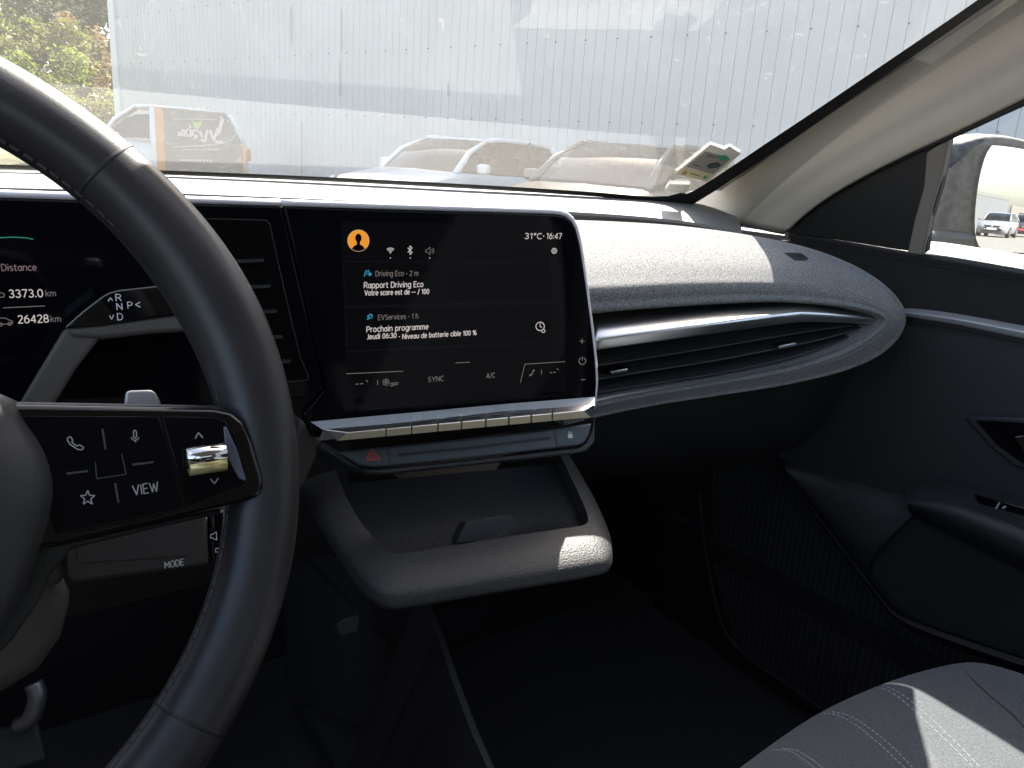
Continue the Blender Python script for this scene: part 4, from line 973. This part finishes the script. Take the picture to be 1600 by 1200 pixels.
for k, h in ((.001, .017), (.80, .017), (.86, .018), (.93, .020), (1.0, .006), (1.02, -.02), (1.0, -.06), (.85, -.11), (.5, -.14), (.001, -.15)): vs += [mc+(p-mc)*k+MN*h for p in mo]
msh = mesh('mirror_housing', vs, grid_faces(10, 60, False, True), m_dusty, door, smooth=True)
mg = [on(x, y, P_MIR)+MN*.0225 for x, y in mir_g]; mg = resample(mg+mg[:1], 61)[:-1]
vs_, fs_ = prism_data(mg, MN, .004)
mesh('mirror_glass', vs_, fs_, m_mirror, msh)
P_MG = (mg[0], MN)
box('mirror_arm', at_x(1446, 385, 1.20), (.22, .06, .05), m_black, door, bevel=.01)

# ================================================================== PASSENGER SEAT
seat = thing('passenger_seat', 'blue grey cloth passenger seat cushion with pale double stitching', 'car seat', (.65, 0, .36))
Zs = .655
crest = [(1080, 1270), (1172, 1200), (1240, 1150), (1300, 1112), (1360, 1083), (1420, 1060), (1480, 1043), (1525, 1036), (1560, 1042), (1600, 1058), (1680, 1110)]
cz = [0, 0, .0, .002, .004, .007, .011, .016, .012, .004, -.02]
fc = [at_z(x, y, Zs+z) for (x, y), z in zip(crest, cz)]
back = [V((.40+.50*i/10, -.28, Zs-.01+(.018 if i in (0, 1, 9, 10) else 0))) for i in range(11)]
rows = [[p+V((.02, .03, -.30)) for p in fc], [p+V((.016, .028, -.10)) for p in fc], [p+V((.010, .018, -.03)) for p in fc], fc,
        [p.lerp(q, .10)+V((0, 0, .006)) for p, q in zip(fc, back)], [p.lerp(q, .35)+V((0, 0, .0)) for p, q in zip(fc, back)], [p.lerp(q, .7)-V((0, 0, .012)) for p, q in zip(fc, back)], back, [p-V((0, .02, .3)) for p in back]]
cush = loft('cushion', rows, 70, 60, m_seat, seat, flip=True)
bsc = bpy.context.evaluated_depsgraph_get()
SBV = BVHTree.FromPolygons([tuple(v.co) for v in cush.data.vertices], [tuple(p.vertices) for p in cush.data.polygons])
def on_seat(x, y, off=.0012):
    r = ray(x, y).normalized(); h = SBV.ray_cast(CAM, r); return (h[0]-r*off) if h[0] else at_z(x, y, Zs)
def seam(name, pts, wpx, m_, dash=True, off=.0012):
    P = resample([on_seat(x, y, off) for x, y in pts], 200); mb = MB(); L = 0
    for i in range(199):
        if dash and (i//3) % 3 == 2: continue
        a, b2 = P[i], P[i+1]; t = (b2-a).normalized(); w = t.cross((CAM-a).normalized())*(wpx*.5*(a-CAM).dot(CF)/F_PX)
        mb.add([a-w, b2-w, b2+w, a+w], [(0, 1, 2, 3)])
    mb.build(name, m_, cush)
m_pst = mat('pale thread', (.48, .48, .5), .8)
for l in (((1208, 1171), (1235, 1174), (1260, 1190), (1290, 1215)), ((1222, 1169), (1246, 1173), (1272, 1189), (1300, 1212)),
          ((1286, 1114), (1310, 1118), (1340, 1135), (1375, 1163), (1410, 1196), (1430, 1215)), ((1300, 1112), (1324, 1117), (1352, 1133), (1390, 1163), (1424, 1197), (1440, 1214)),
          ((1366, 1074), (1385, 1078), (1410, 1094), (1450, 1130), (1490, 1168), (1532, 1210)), ((1378, 1072), (1398, 1078), (1424, 1096), (1464, 1131), (1504, 1170), (1542, 1210))):
    seam('stitching', l, 1.5, m_pst)
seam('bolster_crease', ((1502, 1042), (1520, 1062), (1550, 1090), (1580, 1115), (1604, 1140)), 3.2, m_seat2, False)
# backrest and head restraint (behind the camera's view, shade the cushion)
loft('backrest', [[V((x, -.30-.06*abs(x-.65)/.25*-1, .62)) for x in (.41, .5, .65, .8, .89)], [V((x, -.38+.05*(abs(x-.65)/.24)**2, .95)) for x in (.40, .5, .65, .8, .90)], [V((x, -.50, 1.25)) for x in (.46, .52, .65, .78, .84)]], 16, 16, m_seat, seat, solid=-.10)
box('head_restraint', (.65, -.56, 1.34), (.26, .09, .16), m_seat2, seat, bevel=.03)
# front valance of the seat
# ================================================================== FOOTWELL
flo = thing('footwell_trim', 'black carpeted passenger footwell with ribbed mat and side trim in deep shade', 'car floor', (.7, .6, .34))
mat_px = [(1098, 775), (1110, 880), (1128, 960), (1150, 1010), (1185, 1045), (1240, 1085), (1290, 1115), (1420, 1180), (1700, 1180), (1600, 1046), (1399, 966), (1310, 850), (1230, 740), (1170, 740)]
# side sill trim below the door, ribbed mat, centre cheek
box('floor_mat', (.65, .50, .355), (.62, .90, .02), m_carpet, flo, bevel=.006)
PSILL = (V((.97, 0, 0)), V((-1, 0, .12)).normalized())
plate('ribbed_trim', [(1110, 700), (1232, 742), (1312, 858), (1374, 940), (1402, 972), (1600, 1054), (1760, 1120), (1600, 1300), (1300, 1140), (1190, 1050), (1150, 1015), (1128, 960), (1108, 860)], PSILL, .02, m_rib, flo, bevel=.004)
tube('trim_edge', resample([on(x, y, shift(PSILL, .004)) for x, y in ((1092, 770), (1102, 860), (1120, 950), (1142, 1000), (1180, 1036), (1240, 1076), (1300, 1120))], 40), .0035, m_carpet, flo)
cc = thing('centre_console', 'dark side panel of the low centre console running from the tray to the floor', 'console', (.30, .55, .36))
ce = [at_d(x, y, d) for x, y, d in ((655, 925, .70), (682, 990, .69), (705, 1060, .67), (735, 1140, .64), (775, 1230, .61))]
ce2 = [at_d(x, y, d+.008) for x, y, d in ((666, 925, .70), (693, 990, .69), (717, 1060, .67), (747, 1140, .64), (787, 1230, .61))]
m_edge = mat('satin dark edge', (.012, .012, .013), .75)
lin('edge_trim', [[p+V((-.002, .01, -.01)) for p in ce], ce, ce2, [p+V((.0, .05, -.01)) for p in ce2]], m_edge, cc)
cw = [p+V((-.0, .0, 0)) for p in ce]
b = MB()
for i in range(4): b.add([cw[i], cw[i+1], V((cw[i+1].x-.10, cw[i+1].y+.10, .34)), V((cw[i].x-.10, cw[i].y+.10, .34))], [(0, 1, 2, 3)])
b.build('console_side', m_black, cc)
b = MB()
for i in range(4): b.add([ce2[i], ce2[i+1], V((ce2[i+1].x+.02, .98, .36)), V((ce2[i].x+.02, .98, .62))], [(0, 1, 2, 3)])
b.build('console_flank', m_carpet, cc)
clip = [at_d(x, y, .70) for x, y in ((522, 978), (528, 968), (560, 958), (564, 966), (560, 990), (530, 998))]
vs_, fs_ = prism_data(clip, (CAM-clip[0]).normalized(), .02); mesh('console_hook', vs_, fs_, m_plastic, cc, bevel=.003)
# ================================================================== REAR-VIEW MIRROR (above the frame, placed to shade the wheel and seat)
rv = thing('rear_view_mirror', 'unseen black rear view mirror and shade-widened camera pod at the top of the windscreen', 'rear view mirror', (CX, .30, 1.46))
box('shading_pod', (CX+.078, .40, 1.425), (.295, .16, .05), m_black, rv, bevel=.015, rot=Matrix.Rotation(math.radians(-28), 3, 'X'))  # unseen pod, stretched sideways to cut the sun patch on the seat
box('mirror_arm', (CX+.01, .45, 1.405), (.03, .05, .05), m_black, rv, bevel=.008)
hrot = Matrix.Rotation(math.radians(9), 3, 'Z')
box('mirror_head', (.328, .492, 1.368), (.19, .045, .072), m_black, rv, bevel=.012, rot=hrot)
box('mirror_face', V((.328, .492, 1.368))+hrot @ V((0, -.0235, 0)), (.175, .004, .056), m_mirror, rv, bevel=.001, rot=hrot)
# ================================================================== VEHICLES
m_tyre = mat('tyre rubber', (.015, .015, .015), .85); m_alloy = mat('alloy rim', (.5, .5, .52), .3, metal=1)
m_cglass = glass('car side glass', (.28, .255, .21), .06); m_intr = mat('car interior trim', (.09, .07, .055), .8)
m_lamp = mat('clear lamp lens', (.6, .62, .65), .08, coat=.5); m_tail = mat('red lamp lens', (.4, .02, .02), .15)
def vehicle(name, label, cat, pos, head, body, S, group=None, detail=True):
    """S: length L, width W, height H, cowl xc, belt zb, roof front xr0, roof rear xr1, tail xt"""
    hd = V((math.sin(head), math.cos(head), 0)); lf = V((-hd.y, hd.x, 0)); P0 = V((pos[0], pos[1], 0))
    def L(x, y, z): return P0+hd*x+lf*y+ZZ*z
    t = thing(name, label, cat, P0, group)
    l, w, h = S['L']/2, S['W']/2, S['H']; zb = S['zb']; xc = S['xc']; bz = S.get('bz', zb-.04)
    st = [(l, .42, .55, .62), (l-.06, .26, bz-.22, .80), (l-.25, .20, bz-.10, .93), (l-.6, .20, bz-.04, .99), (xc+.25, .20, bz+.0, 1.0), (xc, .2, zb, 1.0), (0, .2, zb, 1.0), (-l+.6, .2, zb+.02, 1.0), (-l+.2, .22, zb+.01, .97), (-l+.05, .28, zb-.06, .90), (-l, .42, zb-.25, .78)]
    vs = []; prof = 15
    for x, z0, z1, k in st:
        ww = w*k
        half = [(.0, z0), (ww*.86, z0), (ww*.97, z0+.10), (ww, z0+(z1-z0)*.45), (ww*.985, z0+(z1-z0)*.72), (ww*.95, z1-.05), (ww*.86, z1), (.0, z1+.035)]
        ring = half+[(-y, z) for y, z in half[-2:0:-1]]
        vs += [L(x, y, z) for y, z in ring]
    n = len(ring); fs = grid_faces(len(st), n, False, True); k0 = (len(st)-1)*n
    fs += [tuple(range(n)), tuple(range(k0+n-1, k0-1, -1))]
    bd = mesh('body', vs, fs, body, t, smooth=True); 
    # greenhouse: foot ring and roof ring
    w0, w1 = w*.93, w*.74; x0, x1, r0, r1 = xc, S['xt'], S['xr0'], S['xr1']
    cfoot = lambda s: [L(x0, s*w0*.9, zb-.01), L(r0+.02-.28, s*w0, zb-.01), L((r0+r1)/2-.15, s*w0, zb-.01), L(x1, s*w0*.93, zb)]
    croof = lambda s: [L(r0, s*w1*.92, h-.04), L(r0-.25, s*w1, h-.015), L((r0+r1)/2-.15, s*w1, h-.015), L(r1, s*w1*.95, h-.06)]
    roof = [[L(r0+.0, y*w1*.93, h-.045+.03*(1-y*y)) for y in (-1, -.5, 0, .5, 1)], [L((r0+r1)/2, y*w1, h-.02+.035*(1-y*y)) for y in (-1, -.5, 0, .5, 1)], [L(r1, y*w1*.95, h-.07+.03*(1-y*y)) for y in (-1, -.5, 0, .5, 1)]]
    loft('roof', roof, 16, 12, body, t, solid=.03)
    for s in (1, -1):
        f, r = cfoot(s), croof(s)
        tube('pillar', [f[0], f[0].lerp(r[0], .5)+(hd*.06+ZZ*.05), r[0]], [.05, .04, .035], body, t, seg=8)
        tube('pillar', [f[2], r[2]], .045, m_intr if S.get('darkb') else body, t, seg=8)
        tube('pillar', [f[3], f[3].lerp(r[3], .5)-hd*.03, r[3]], [.09, .075, .06], body, t, seg=8)
        tube('roof_edge', [r[0], r[1], r[2], r[3]], .035, body, t, seg=8)
        if not S.get('van'):
            mesh('side_window', [f[0]-hd*.10, f[2]+hd*.03, r[2]+hd*.03, r[1], r[0].lerp(f[0], .15)-hd*.05], [(0, 1, 2, 3, 4)], m_cglass, t)
            mesh('side_window', [f[2]-hd*.04, f[3]+hd*.06, r[3]+hd*.05, r[2]-hd*.04], [(0, 1, 2, 3)], m_cglass, t)
        # door mirrors
        mc_ = L(x0-.32, s*(w*1.10), zb+.07); b = MB(); b.box(mc_, (.10, .19, .13), Matrix((hd, lf, ZZ)).transposed()); b.build('door_mirror', body, t, bevel=.03)
        for xx in (l-.82, -l+.75):
            c0 = L(xx, s*(w-.10), .31)
            ty_ = tube('wheel', [c0-lf*s*.10, c0-lf*s*.09, c0+lf*s*.09, c0+lf*s*.105], [.28, .31, .31, .28], m_tyre, t, seg=24)
            rm = tube('rim', [c0+lf*s*.09, c0+lf*s*.108], [.205, .19], m_alloy, ty_, seg=20)
            an = [L(xx+.37*math.cos(a*math.pi/14), s*(w*1.0+.004), .31+.37*math.sin(a*math.pi/14)) for a in range(15)]
            mesh('wheel_arch', an, [tuple(range(15))], m_rubber, t)
    fl, fr2, rl, rr2 = cfoot(1)[0], cfoot(-1)[0], croof(1)[0], croof(-1)[0]
    loft('front_screen', [[fl, fl.lerp(fr2, .5)+hd*.12, fr2], [fl.lerp(rl, .5)+ZZ*.05+hd*.05, (fl+fr2+rl+rr2)/4+hd*.14+ZZ*.06, fr2.lerp(rr2, .5)+ZZ*.05+hd*.05], [rl, rl.lerp(rr2, .5)+hd*.04, rr2]], 12, 8, m_cglass, t)
    a, b_, c_, d_ = cfoot(1)[3], cfoot(-1)[3], croof(1)[3], croof(-1)[3]
    mesh('rear_screen', [a, b_, d_, c_], [(0, 1, 2, 3)], m_cglass, t)
    # cabin: dash shelf and seats
    b = MB(); b.box(L(x0-.35, 0, zb-.06), (.5, w*1.6, .1), Matrix((hd, lf, ZZ)).transposed()); b.build('cabin_shelf', m_intr, t)
    for s in (1, -1):
        for xx in (r0-.75, r0-1.55):
            b = MB(); R = Matrix((hd, lf, ZZ)).transposed(); b.box(L(xx, s*.36, zb+.02), (.16, .48, .45), R); b.box(L(xx-.05, s*.36, zb+.34), (.1, .26, .18), R); b.build('cabin_seat', m_intr, t, bevel=.03)
    # front face
    for s in (1, -1):
        hl = [L(l-.02, s*w*.60, bz-.20), L(l-.16, s*w*.93, bz-.16), L(l-.36, s*w*.985, bz-.10), L(l-.20, s*w*.93, bz-.29), L(l-.04, s*w*.64, bz-.31)]
        mesh('headlight', [p+hd*.03+lf*s*.03 for p in hl], [(0, 1, 2, 3, 4)], m_lamp, t)
        tl_ = [L(-l-.01, s*w*.74, zb-.02), L(-l+.10, s*w*.97, zb-.02), L(-l+.08, s*w*.98, zb-.30), L(-l-.02, s*w*.76, zb-.28)]
        mesh('tail_light', [p-hd*.02+lf*s*.02 for p in tl_], [(0, 1, 2, 3)], m_tail, t)
    mesh('grille', [L(l+.012, y*w, z) for y, z in ((-.52, bz-.24), (.52, bz-.24), (.46, bz-.32), (.15, bz-.36), (-.15, bz-.36), (-.46, bz-.32))], [(0, 1, 2, 3, 4, 5)], m_black, t)
    mesh('lower_grille', [L(l+.03, y*w, z) for y, z in ((-.6, .30), (.6, .30), (.5, .44), (-.5, .44))], [(0, 1, 2, 3)], m_black, t)
    b = MB(); b.box(L(l+.035, 0, .50), (.02, .52, .11), Matrix((hd, lf, ZZ)).transposed()); b.build('number_plate', S.get('plate', m_white), t)
    b = MB(); b.box(L(l+.03, 0, bz-.27), (.02, .10, .13), Matrix((hd, lf, ZZ)).transposed()); b.build('nose_badge', m_chrome, t, bevel=.02)
    return t, L
def polar(az, r): return (math.sin(math.radians(az))*r, math.cos(math.radians(az))*r)
m_cw = mat('white car paint', (.72, .71, .68), .25, coat=.5); m_cs = mat('brown grey car paint', (.15, .13, .105), .28, coat=.5)
m_cg = mat('grey car paint', (.30, .29, .27), .25, coat=.5); m_cd = mat('dark car paint two', (.02, .022, .025), .2, coat=.6)
m_shade = mat('white sun screen', (.8, .82, .85), .7)
HATCH = dict(L=4.05, W=1.74, H=1.47, zb=.97, xc=.95, xr0=.15, xr1=-1.45, xt=-1.85, darkb=True)
h1, L1_ = vehicle('parked_car', 'white hatchback parked nose out against the warehouse wall, nearer the van', 'car', polar(31.3, 12.2), math.radians(252), m_cw, HATCH, 'hatchbacks parked by the warehouse')
h2, L2_ = vehicle('parked_car', 'brown grey hatchback with a white sunshade behind its windscreen, beside the windscreen badge', 'car', polar(43.2, 9.6), math.radians(250), m_cs, HATCH, 'hatchbacks parked by the warehouse')
sh = [L2_(.80, -.62, 1.0), L2_(.80, .62, 1.0), L2_(.62, .60, 1.10), L2_(.5, 0, 1.18), L2_(.42, -.55, 1.22)]
tag(mesh('sunshade', sh, [(0, 1, 2, 3, 4)], m_shade, None, solid=.01), 'white folding sunshade standing behind the windscreen of the brown grey hatchback', 'sunshade')
# ---- van
VAN = dict(L=3.75, W=1.83, H=1.80, zb=1.08, xc=1.05, xr0=.38, xr1=-1.48, xt=-1.74, bz=1.0, van=True)
vpos = polar(11.2, 19.5); vhd = math.radians(-78)
van, LV = vehicle('delivery_van', 'white van facing left with a brown wrapped rear half carrying mirrored lettering', 'van', vpos, vhd, m_cw, VAN)
m_wrap = mat('taupe vinyl wrap', (.20, .18, .155), .5, var=.15, vscale=30); m_orange = mat('orange vinyl', (.70, .30, .10), .5)
def vs_side(x, z, off=.0):                                     # point on the van's left flank, leaning in above the belt
    yy = .915 if z < 1.05 else .915-(z-1.05)*.26
    return LV(x, yy+off, z)
def van_panel(name, pts, m_, off=.02, parent=van): return mesh(name, [vs_side(x, z, off) for x, z in pts], [tuple(range(len(pts)))], m_, parent)
def strip(name, x0, x1, zs, m_, off):
    vv = []; 
    for z in zs: vv += [vs_side(x0(z) if callable(x0) else x0, z, off), vs_side(x1(z) if callable(x1) else x1, z, off)]
    return mesh(name, vv, [(2*i, 2*i+1, 2*i+3, 2*i+2) for i in range(len(zs)-1)], m_, van)
zs = [.45, .7, .9, 1.05, 1.2, 1.4, 1.6, 1.77]
tail = lambda z: -1.78+max(0, z-1.05)*.55
wrapp = strip('wrap_panel', -.16, tail, zs, m_wrap, .025)
strip('orange_stripe', .0, -.15, zs, m_orange, .03)
strip('rear_edge_stripe', lambda z: tail(z)+.06, tail, [.5, .7, .9, 1.05, 1.15], m_orange, .032)
strip('side_panel', .10, .0, zs, m_cw, .02)
van_panel('side_window', [(.88, 1.12), (.12, 1.13), (.10, 1.62), (.34, 1.60), (.56, 1.50), (.78, 1.30)], mat('dark tinted van window', (.10, .10, .095), .15), .022)
# mirrored lettering on the wrap, as it reads in the photograph
n_w = (vs_side(0, 1.6)-vs_side(0, 1.2)).cross(vs_side(1, 1.2)-vs_side(0, 1.2)).normalized()
pw = vs_side(-1, 1.3, .04)
if n_w.dot(CAM-pw) < 0: n_w = -n_w
PVAN = (pw, n_w); e_v = vs_side(-1, 1.3)-vs_side(0, 1.3)
q = Marks(PVAN, e_v, .0)
def vl(l, wd, cl=False): q.line(l, wd*LW, cl)
LW = 1.5
vl([(344, 184), (348, 185), (342, 206), (338, 210)], 3.5)                  # exclamation
vl([(328, 203), (334, 220), (340, 200)], 2.4); vl([(334, 220), (341, 223), (348, 221)], 2)   # mirrored V
vl([(314, 218), (320, 222), (324, 203)], 2.2); vl([(312, 205), (316, 214)], 2.2)
vl([(310, 205), (303, 203), (300, 209), (304, 213), (309, 212)], 1.8); vl([(308, 214), (302, 217)], 1.8)
vl([(298, 203), (292, 202), (290, 208), (294, 213), (298, 211)], 1.8); vl([(298, 203), (298, 214)], 1.8)
vl([(288, 214), (288, 203), (284, 203), (284, 213)], 1.7); vl([(281, 213), (280, 205), (278, 212)], 1.5)
vl([(296, 195), (298, 200)], 2)
q.build('mirrored_logo', mat('pinkish white vinyl', (.78, .62, .54), .5), wrapp)
LW = 1.0
q = Marks(PVAN, e_v, .0)
vl([(270, 186), (300, 186), (338, 187)], 1.2); vl([(270, 230), (310, 228), (350, 224), (362, 218), (369, 208), (367, 198), (360, 190), (354, 188)], 1.4)
for x, n_ in ((286, 7), (320, 4), (334, 2)):
    for i in range(n_): vl([(x+i*5, 233.5+.1*i), (x+i*5+3.4, 233.6+.1*i)], 2.0)
for i in range(10): vl([(280+i*5.2, 250+.1*i), (283.4+i*5.2, 250+.1*i)], 3.0)
q.build('fine_lettering', mat('pale vinyl', (.6, .57, .53), .5), wrapp)
q = Marks(PVAN, e_v, .001); q.poly([(300, 188), (307, 192), (316, 188), (314, 197), (309, 202), (303, 199)]); q.build('green_leaves', mat('leaf green vinyl', (.42, .55, .16), .5), wrapp)

# ================================================================== GREENERY ON THE LEFT
def leaf_cloud(rng, blobs, n, size):
    vs = []; fs = []
    for _ in range(n):
        c, r = rng.choice(blobs)
        while True:
            d = V((rng.uniform(-1, 1), rng.uniform(-1, 1), rng.uniform(-1, 1)))
            if .25 < d.length < 1: break
        d *= rng.uniform(.75, 1.08) if d.length > .5 else 1.0
        p = c+V((d.x*r[0], d.y*r[1], d.z*r[2])); s = size*rng.uniform(.6, 1.4)
        a = V((rng.gauss(0, 1), rng.gauss(0, 1), rng.gauss(0, .6))).normalized(); b2 = a.cross(V((rng.gauss(0, 1), rng.gauss(0, 1), rng.gauss(0, 1)))).normalized()
        o = len(vs); vs += [p-a*s, p+b2*s*.45, p+a*s, p-b2*s*.45]; fs.append((o, o+1, o+2, o+3))
    return vs, fs
def leafmat(name, c, c2):
    M = mat(name, c, .6, var=.4, vscale=1.6, col2=c2, detail=6); t = M.node_tree; b = t.nodes['Principled BSDF']
    tl = t.nodes.new('ShaderNodeBsdfTranslucent'); tl.inputs[0].default_value = (*[min(1, x*1.4) for x in c], 1)
    mx = t.nodes.new('ShaderNodeMixShader'); mx.inputs[0].default_value = .35; o = t.nodes['Material Output']
    t.links.new(b.outputs[0], mx.inputs[1]); t.links.new(tl.outputs[0], mx.inputs[2]); t.links.new(mx.outputs[0], o.inputs[0]); return M
m_lf1 = leafmat('olive bramble leaves', (.15, .155, .03), (.05, .065, .012)); m_lf2 = leafmat('dark green leaves', (.06, .085, .035), (.025, .04, .018))
m_lf3 = leafmat('yellow green leaves', (.17, .21, .03), (.06, .09, .012)); m_lf4 = leafmat('russet leaves', (.20, .13, .05), (.10, .08, .03))
m_bark = mat('bark', (.09, .07, .05), .9, var=.3, vscale=6)
def plant(name, label, cat, px, py, rng_m, rad, n, size, lm, seed, group=None, trunk=True):
    r = random.Random(seed); c = at_d(px, py, rng_m); base = V((c.x, c.y, 0))
    t = thing(name, label, cat, base, group)
    blobs = [(c, rad)]
    for _ in range(14):
        d = V((r.uniform(-1, 1), r.uniform(-1, 1), r.uniform(-.8, .8))); k = r.uniform(.3, .5)
        blobs.append((c+V((d.x*rad[0], d.y*rad[1], d.z*rad[2])), tuple(q*k for q in rad)))
    vs, fs = leaf_cloud(r, blobs, n, size); mesh('foliage', vs, fs, lm, t)
    if trunk:
        tp = [base, base.lerp(c, .5)+V((r.uniform(-.2, .2), 0, 0)), c]
        tube('trunk', tp, [.16, .12, .05], m_bark, t, seg=8)
        mb = MB()
        for k in range(5):
            e = blobs[1+k][0]; a = tp[1].lerp(c, .2*k)
            o = tube('limb', [a, a.lerp(e, .5)+ZZ*.15, e], [.06, .045, .015], m_bark, t, seg=6)
    return t
plant('tree', 'dark green tree at the wall corner, top left beyond the windscreen', 'tree', 118, 25, 34, (2.0, 2.0, 2.6), 9000, .15, m_lf2, 3, 'trees beyond the yard')
plant('tree', 'lighter green tree reaching out of the frame, left of the dark one', 'tree', 70, 5, 37, (1.6, 1.8, 2.0), 6000, .15, m_lf1, 4, 'trees beyond the yard')
plant('shrub', 'bright yellow green broom shrub by the left edge of the photo', 'shrub', 15, 70, 30, (1.1, 1.2, 1.3), 5000, .10, m_lf3, 5, 'shrubs on the bank')
plant('shrub', 'sunlit olive bramble bush below the dark tree', 'shrub', 90, 115, 30, (1.9, 1.6, 1.9), 9000, .10, m_lf1, 6, 'shrubs on the bank', False)
plant('shrub', 'russet tinged bramble bush touching the warehouse corner', 'shrub', 150, 105, 31, (1.2, 1.4, 1.6), 5000, .10, m_lf4, 8, 'shrubs on the bank', False)
plant('shrub', 'dark low bush at the foot of the bank behind the wheel rim', 'shrub', 150, 175, 27.5, (1.6, 1.4, 1.1), 5000, .10, m_lf1, 9, 'shrubs on the bank', False)
plant('shrub', 'leafy bush low on the bank at the left frame edge', 'shrub', 10, 150, 28, (2.0, 1.5, 2.0), 7000, .10, m_lf3, 10, 'shrubs on the bank', False)
# pale house behind the bank
hs = thing('house', 'pale house with grey roof peeping over the shrubs in the top left corner', 'house', (-3, 60, 0))
hc = at_d(-20, 40, 60); b = MB(); b.box((hc.x, hc.y, 3.6), (7, 6, 7.2)); b.build('wall', mat('pale render', (.6, .57, .52), .8), hs)
zt = at_d(0, 14, 60).z
b = MB(); b.add([V((hc.x-3.8, hc.y-3.3, 7.2)), V((hc.x+3.8, hc.y-3.3, 7.2)), V((hc.x+3.8, hc.y+3.3, 7.2)), V((hc.x-3.8, hc.y+3.3, 7.2)), V((hc.x-3.8, hc.y, 8.6)), V((hc.x+3.8, hc.y, 8.6))], [(0, 1, 5, 4), (2, 3, 4, 5), (0, 4, 3), (1, 2, 5)])
b.build('roof', mat('slate roof', (.22, .22, .24), .7), hs)
b = MB(); b.box((hc.x+1.5, hc.y-3.01, 5.6), (.9, .06, 1.3)); b.build('window', m_gloss, hs)
# bank of earth under the shrubs
bk = [V((-14, 26, .01)), V((at_d(172, 170, 29).x, 26, .01)), V((at_d(172, 170, 36).x+.2, 38, 2.6)), V((-14, 38, 2.6))]
o = mesh('grass_bank', bk+[bk[3]+V((0, 40, 0)), bk[2]+V((0, 40, 0))], [(0, 1, 2, 3), (3, 2, 5, 4)], mat('rough grass', (.10, .10, .04), .95, var=.4, vscale=2, bump=.5, bscale=20)); o['kind'] = 'structure'

# ================================================================== WHAT THE DOOR MIRROR SEES
pm0, nm = mg[0], MN
CV = CAM-nm*(2*(CAM-pm0).dot(nm))
def vray(px, py): r = ray(px, py); return r-nm*(2*r.dot(nm))
def v_ground(px, py): r = vray(px, py); return CV+r*(-CV.z/r.z)
def v_at(px, py, d): return CV+vray(px, py)*d
g1 = v_ground(1556, 370); vd = vray(1556, 341); vd = V((vd.x, vd.y, 0)).normalized(); azb = math.atan2(-vd.x, -vd.y)
silver, _ = vehicle('parked_car', 'silver hatchback facing us in the door mirror before the grey hall', 'car', (g1.x, g1.y), azb+math.radians(-9), mat('silver car paint', (.17, .175, .185), .3, coat=.3), HATCH, 'cars seen in the door mirror')
g2 = v_ground(1598, 370)
vehicle('parked_car', 'dark car with a red plate at the right edge of the door mirror', 'car', (g2.x, g2.y), azb+math.radians(-5), m_cd, dict(HATCH, plate=m_red), 'cars seen in the door mirror')
hall = thing('grey_hall', 'grey metal hall with a brown door, seen in the door mirror', 'industrial building', (g1.x, g1.y, 0))
m_hall = mat('grey hall cladding', (.105, .11, .118), .85, var=.05, vscale=1); m_bdoor = mat('brown hall door', (.16, .11, .08), .7)
ga = v_ground(1505, 357); gb = v_ground(1568, 357.5); up = (gb-ga).normalized(); far = V((vd.x, vd.y, 0))
dist = (ga-CV).length; zt1 = (CV+vray(1512, 299)*((ga-CV).dot(vd)/vray(1512, 299).dot(vd))).z
b = MB(); b.prism([ga-up*14, gb, gb+ZZ*zt1, ga-up*14+ZZ*(zt1+.1)], -far, 15); b.build('walls', m_hall, hall)
d0 = v_ground(1522, 357); d1 = v_ground(1549, 357); dzt = (CV+vray(1535, 323)*((d0-CV).dot(vd)/vray(1535, 323).dot(vd))).z
b = MB(); b.prism([d0-far*.3, d1-far*.3, d1-far*.3+ZZ*dzt, d0-far*.3+ZZ*dzt], -far, .2); b.build('door', m_bdoor, hall)
b = MB(); b.prism([ga-up*14-far*.15+ZZ*(zt1-.1), gb-far*.15+up*.2+ZZ*(zt1-.2), gb-far*.15+up*.2+ZZ*(zt1+.15), ga-up*14-far*.15+ZZ*(zt1+.25)], -far, .4); b.build('eaves_trim', m_silver, hall)
gc = v_ground(1574, 356); gd = v_ground(1640, 356)
sh2 = thing('low_shop', 'low pale building beside the grey hall in the door mirror', 'building', gc)
zz2 = (CV+vray(1590, 321)*((gc-CV).dot(vd)/vray(1590, 321).dot(vd))).z
b = MB(); b.prism([gc, gd, gd+ZZ*zz2, gc+ZZ*zz2], -far, 12); b.build('walls', mat('pale shop wall', (.14, .13, .115), .8), sh2)
b = MB(); p1, p2 = gc.lerp(gd, .15)-far*.2, gd-far*.2; b.prism([p1, p2, p2+ZZ*zz2*.72, p1+ZZ*zz2*.72], -far, .1); b.build('shop_front', m_gloss, sh2)
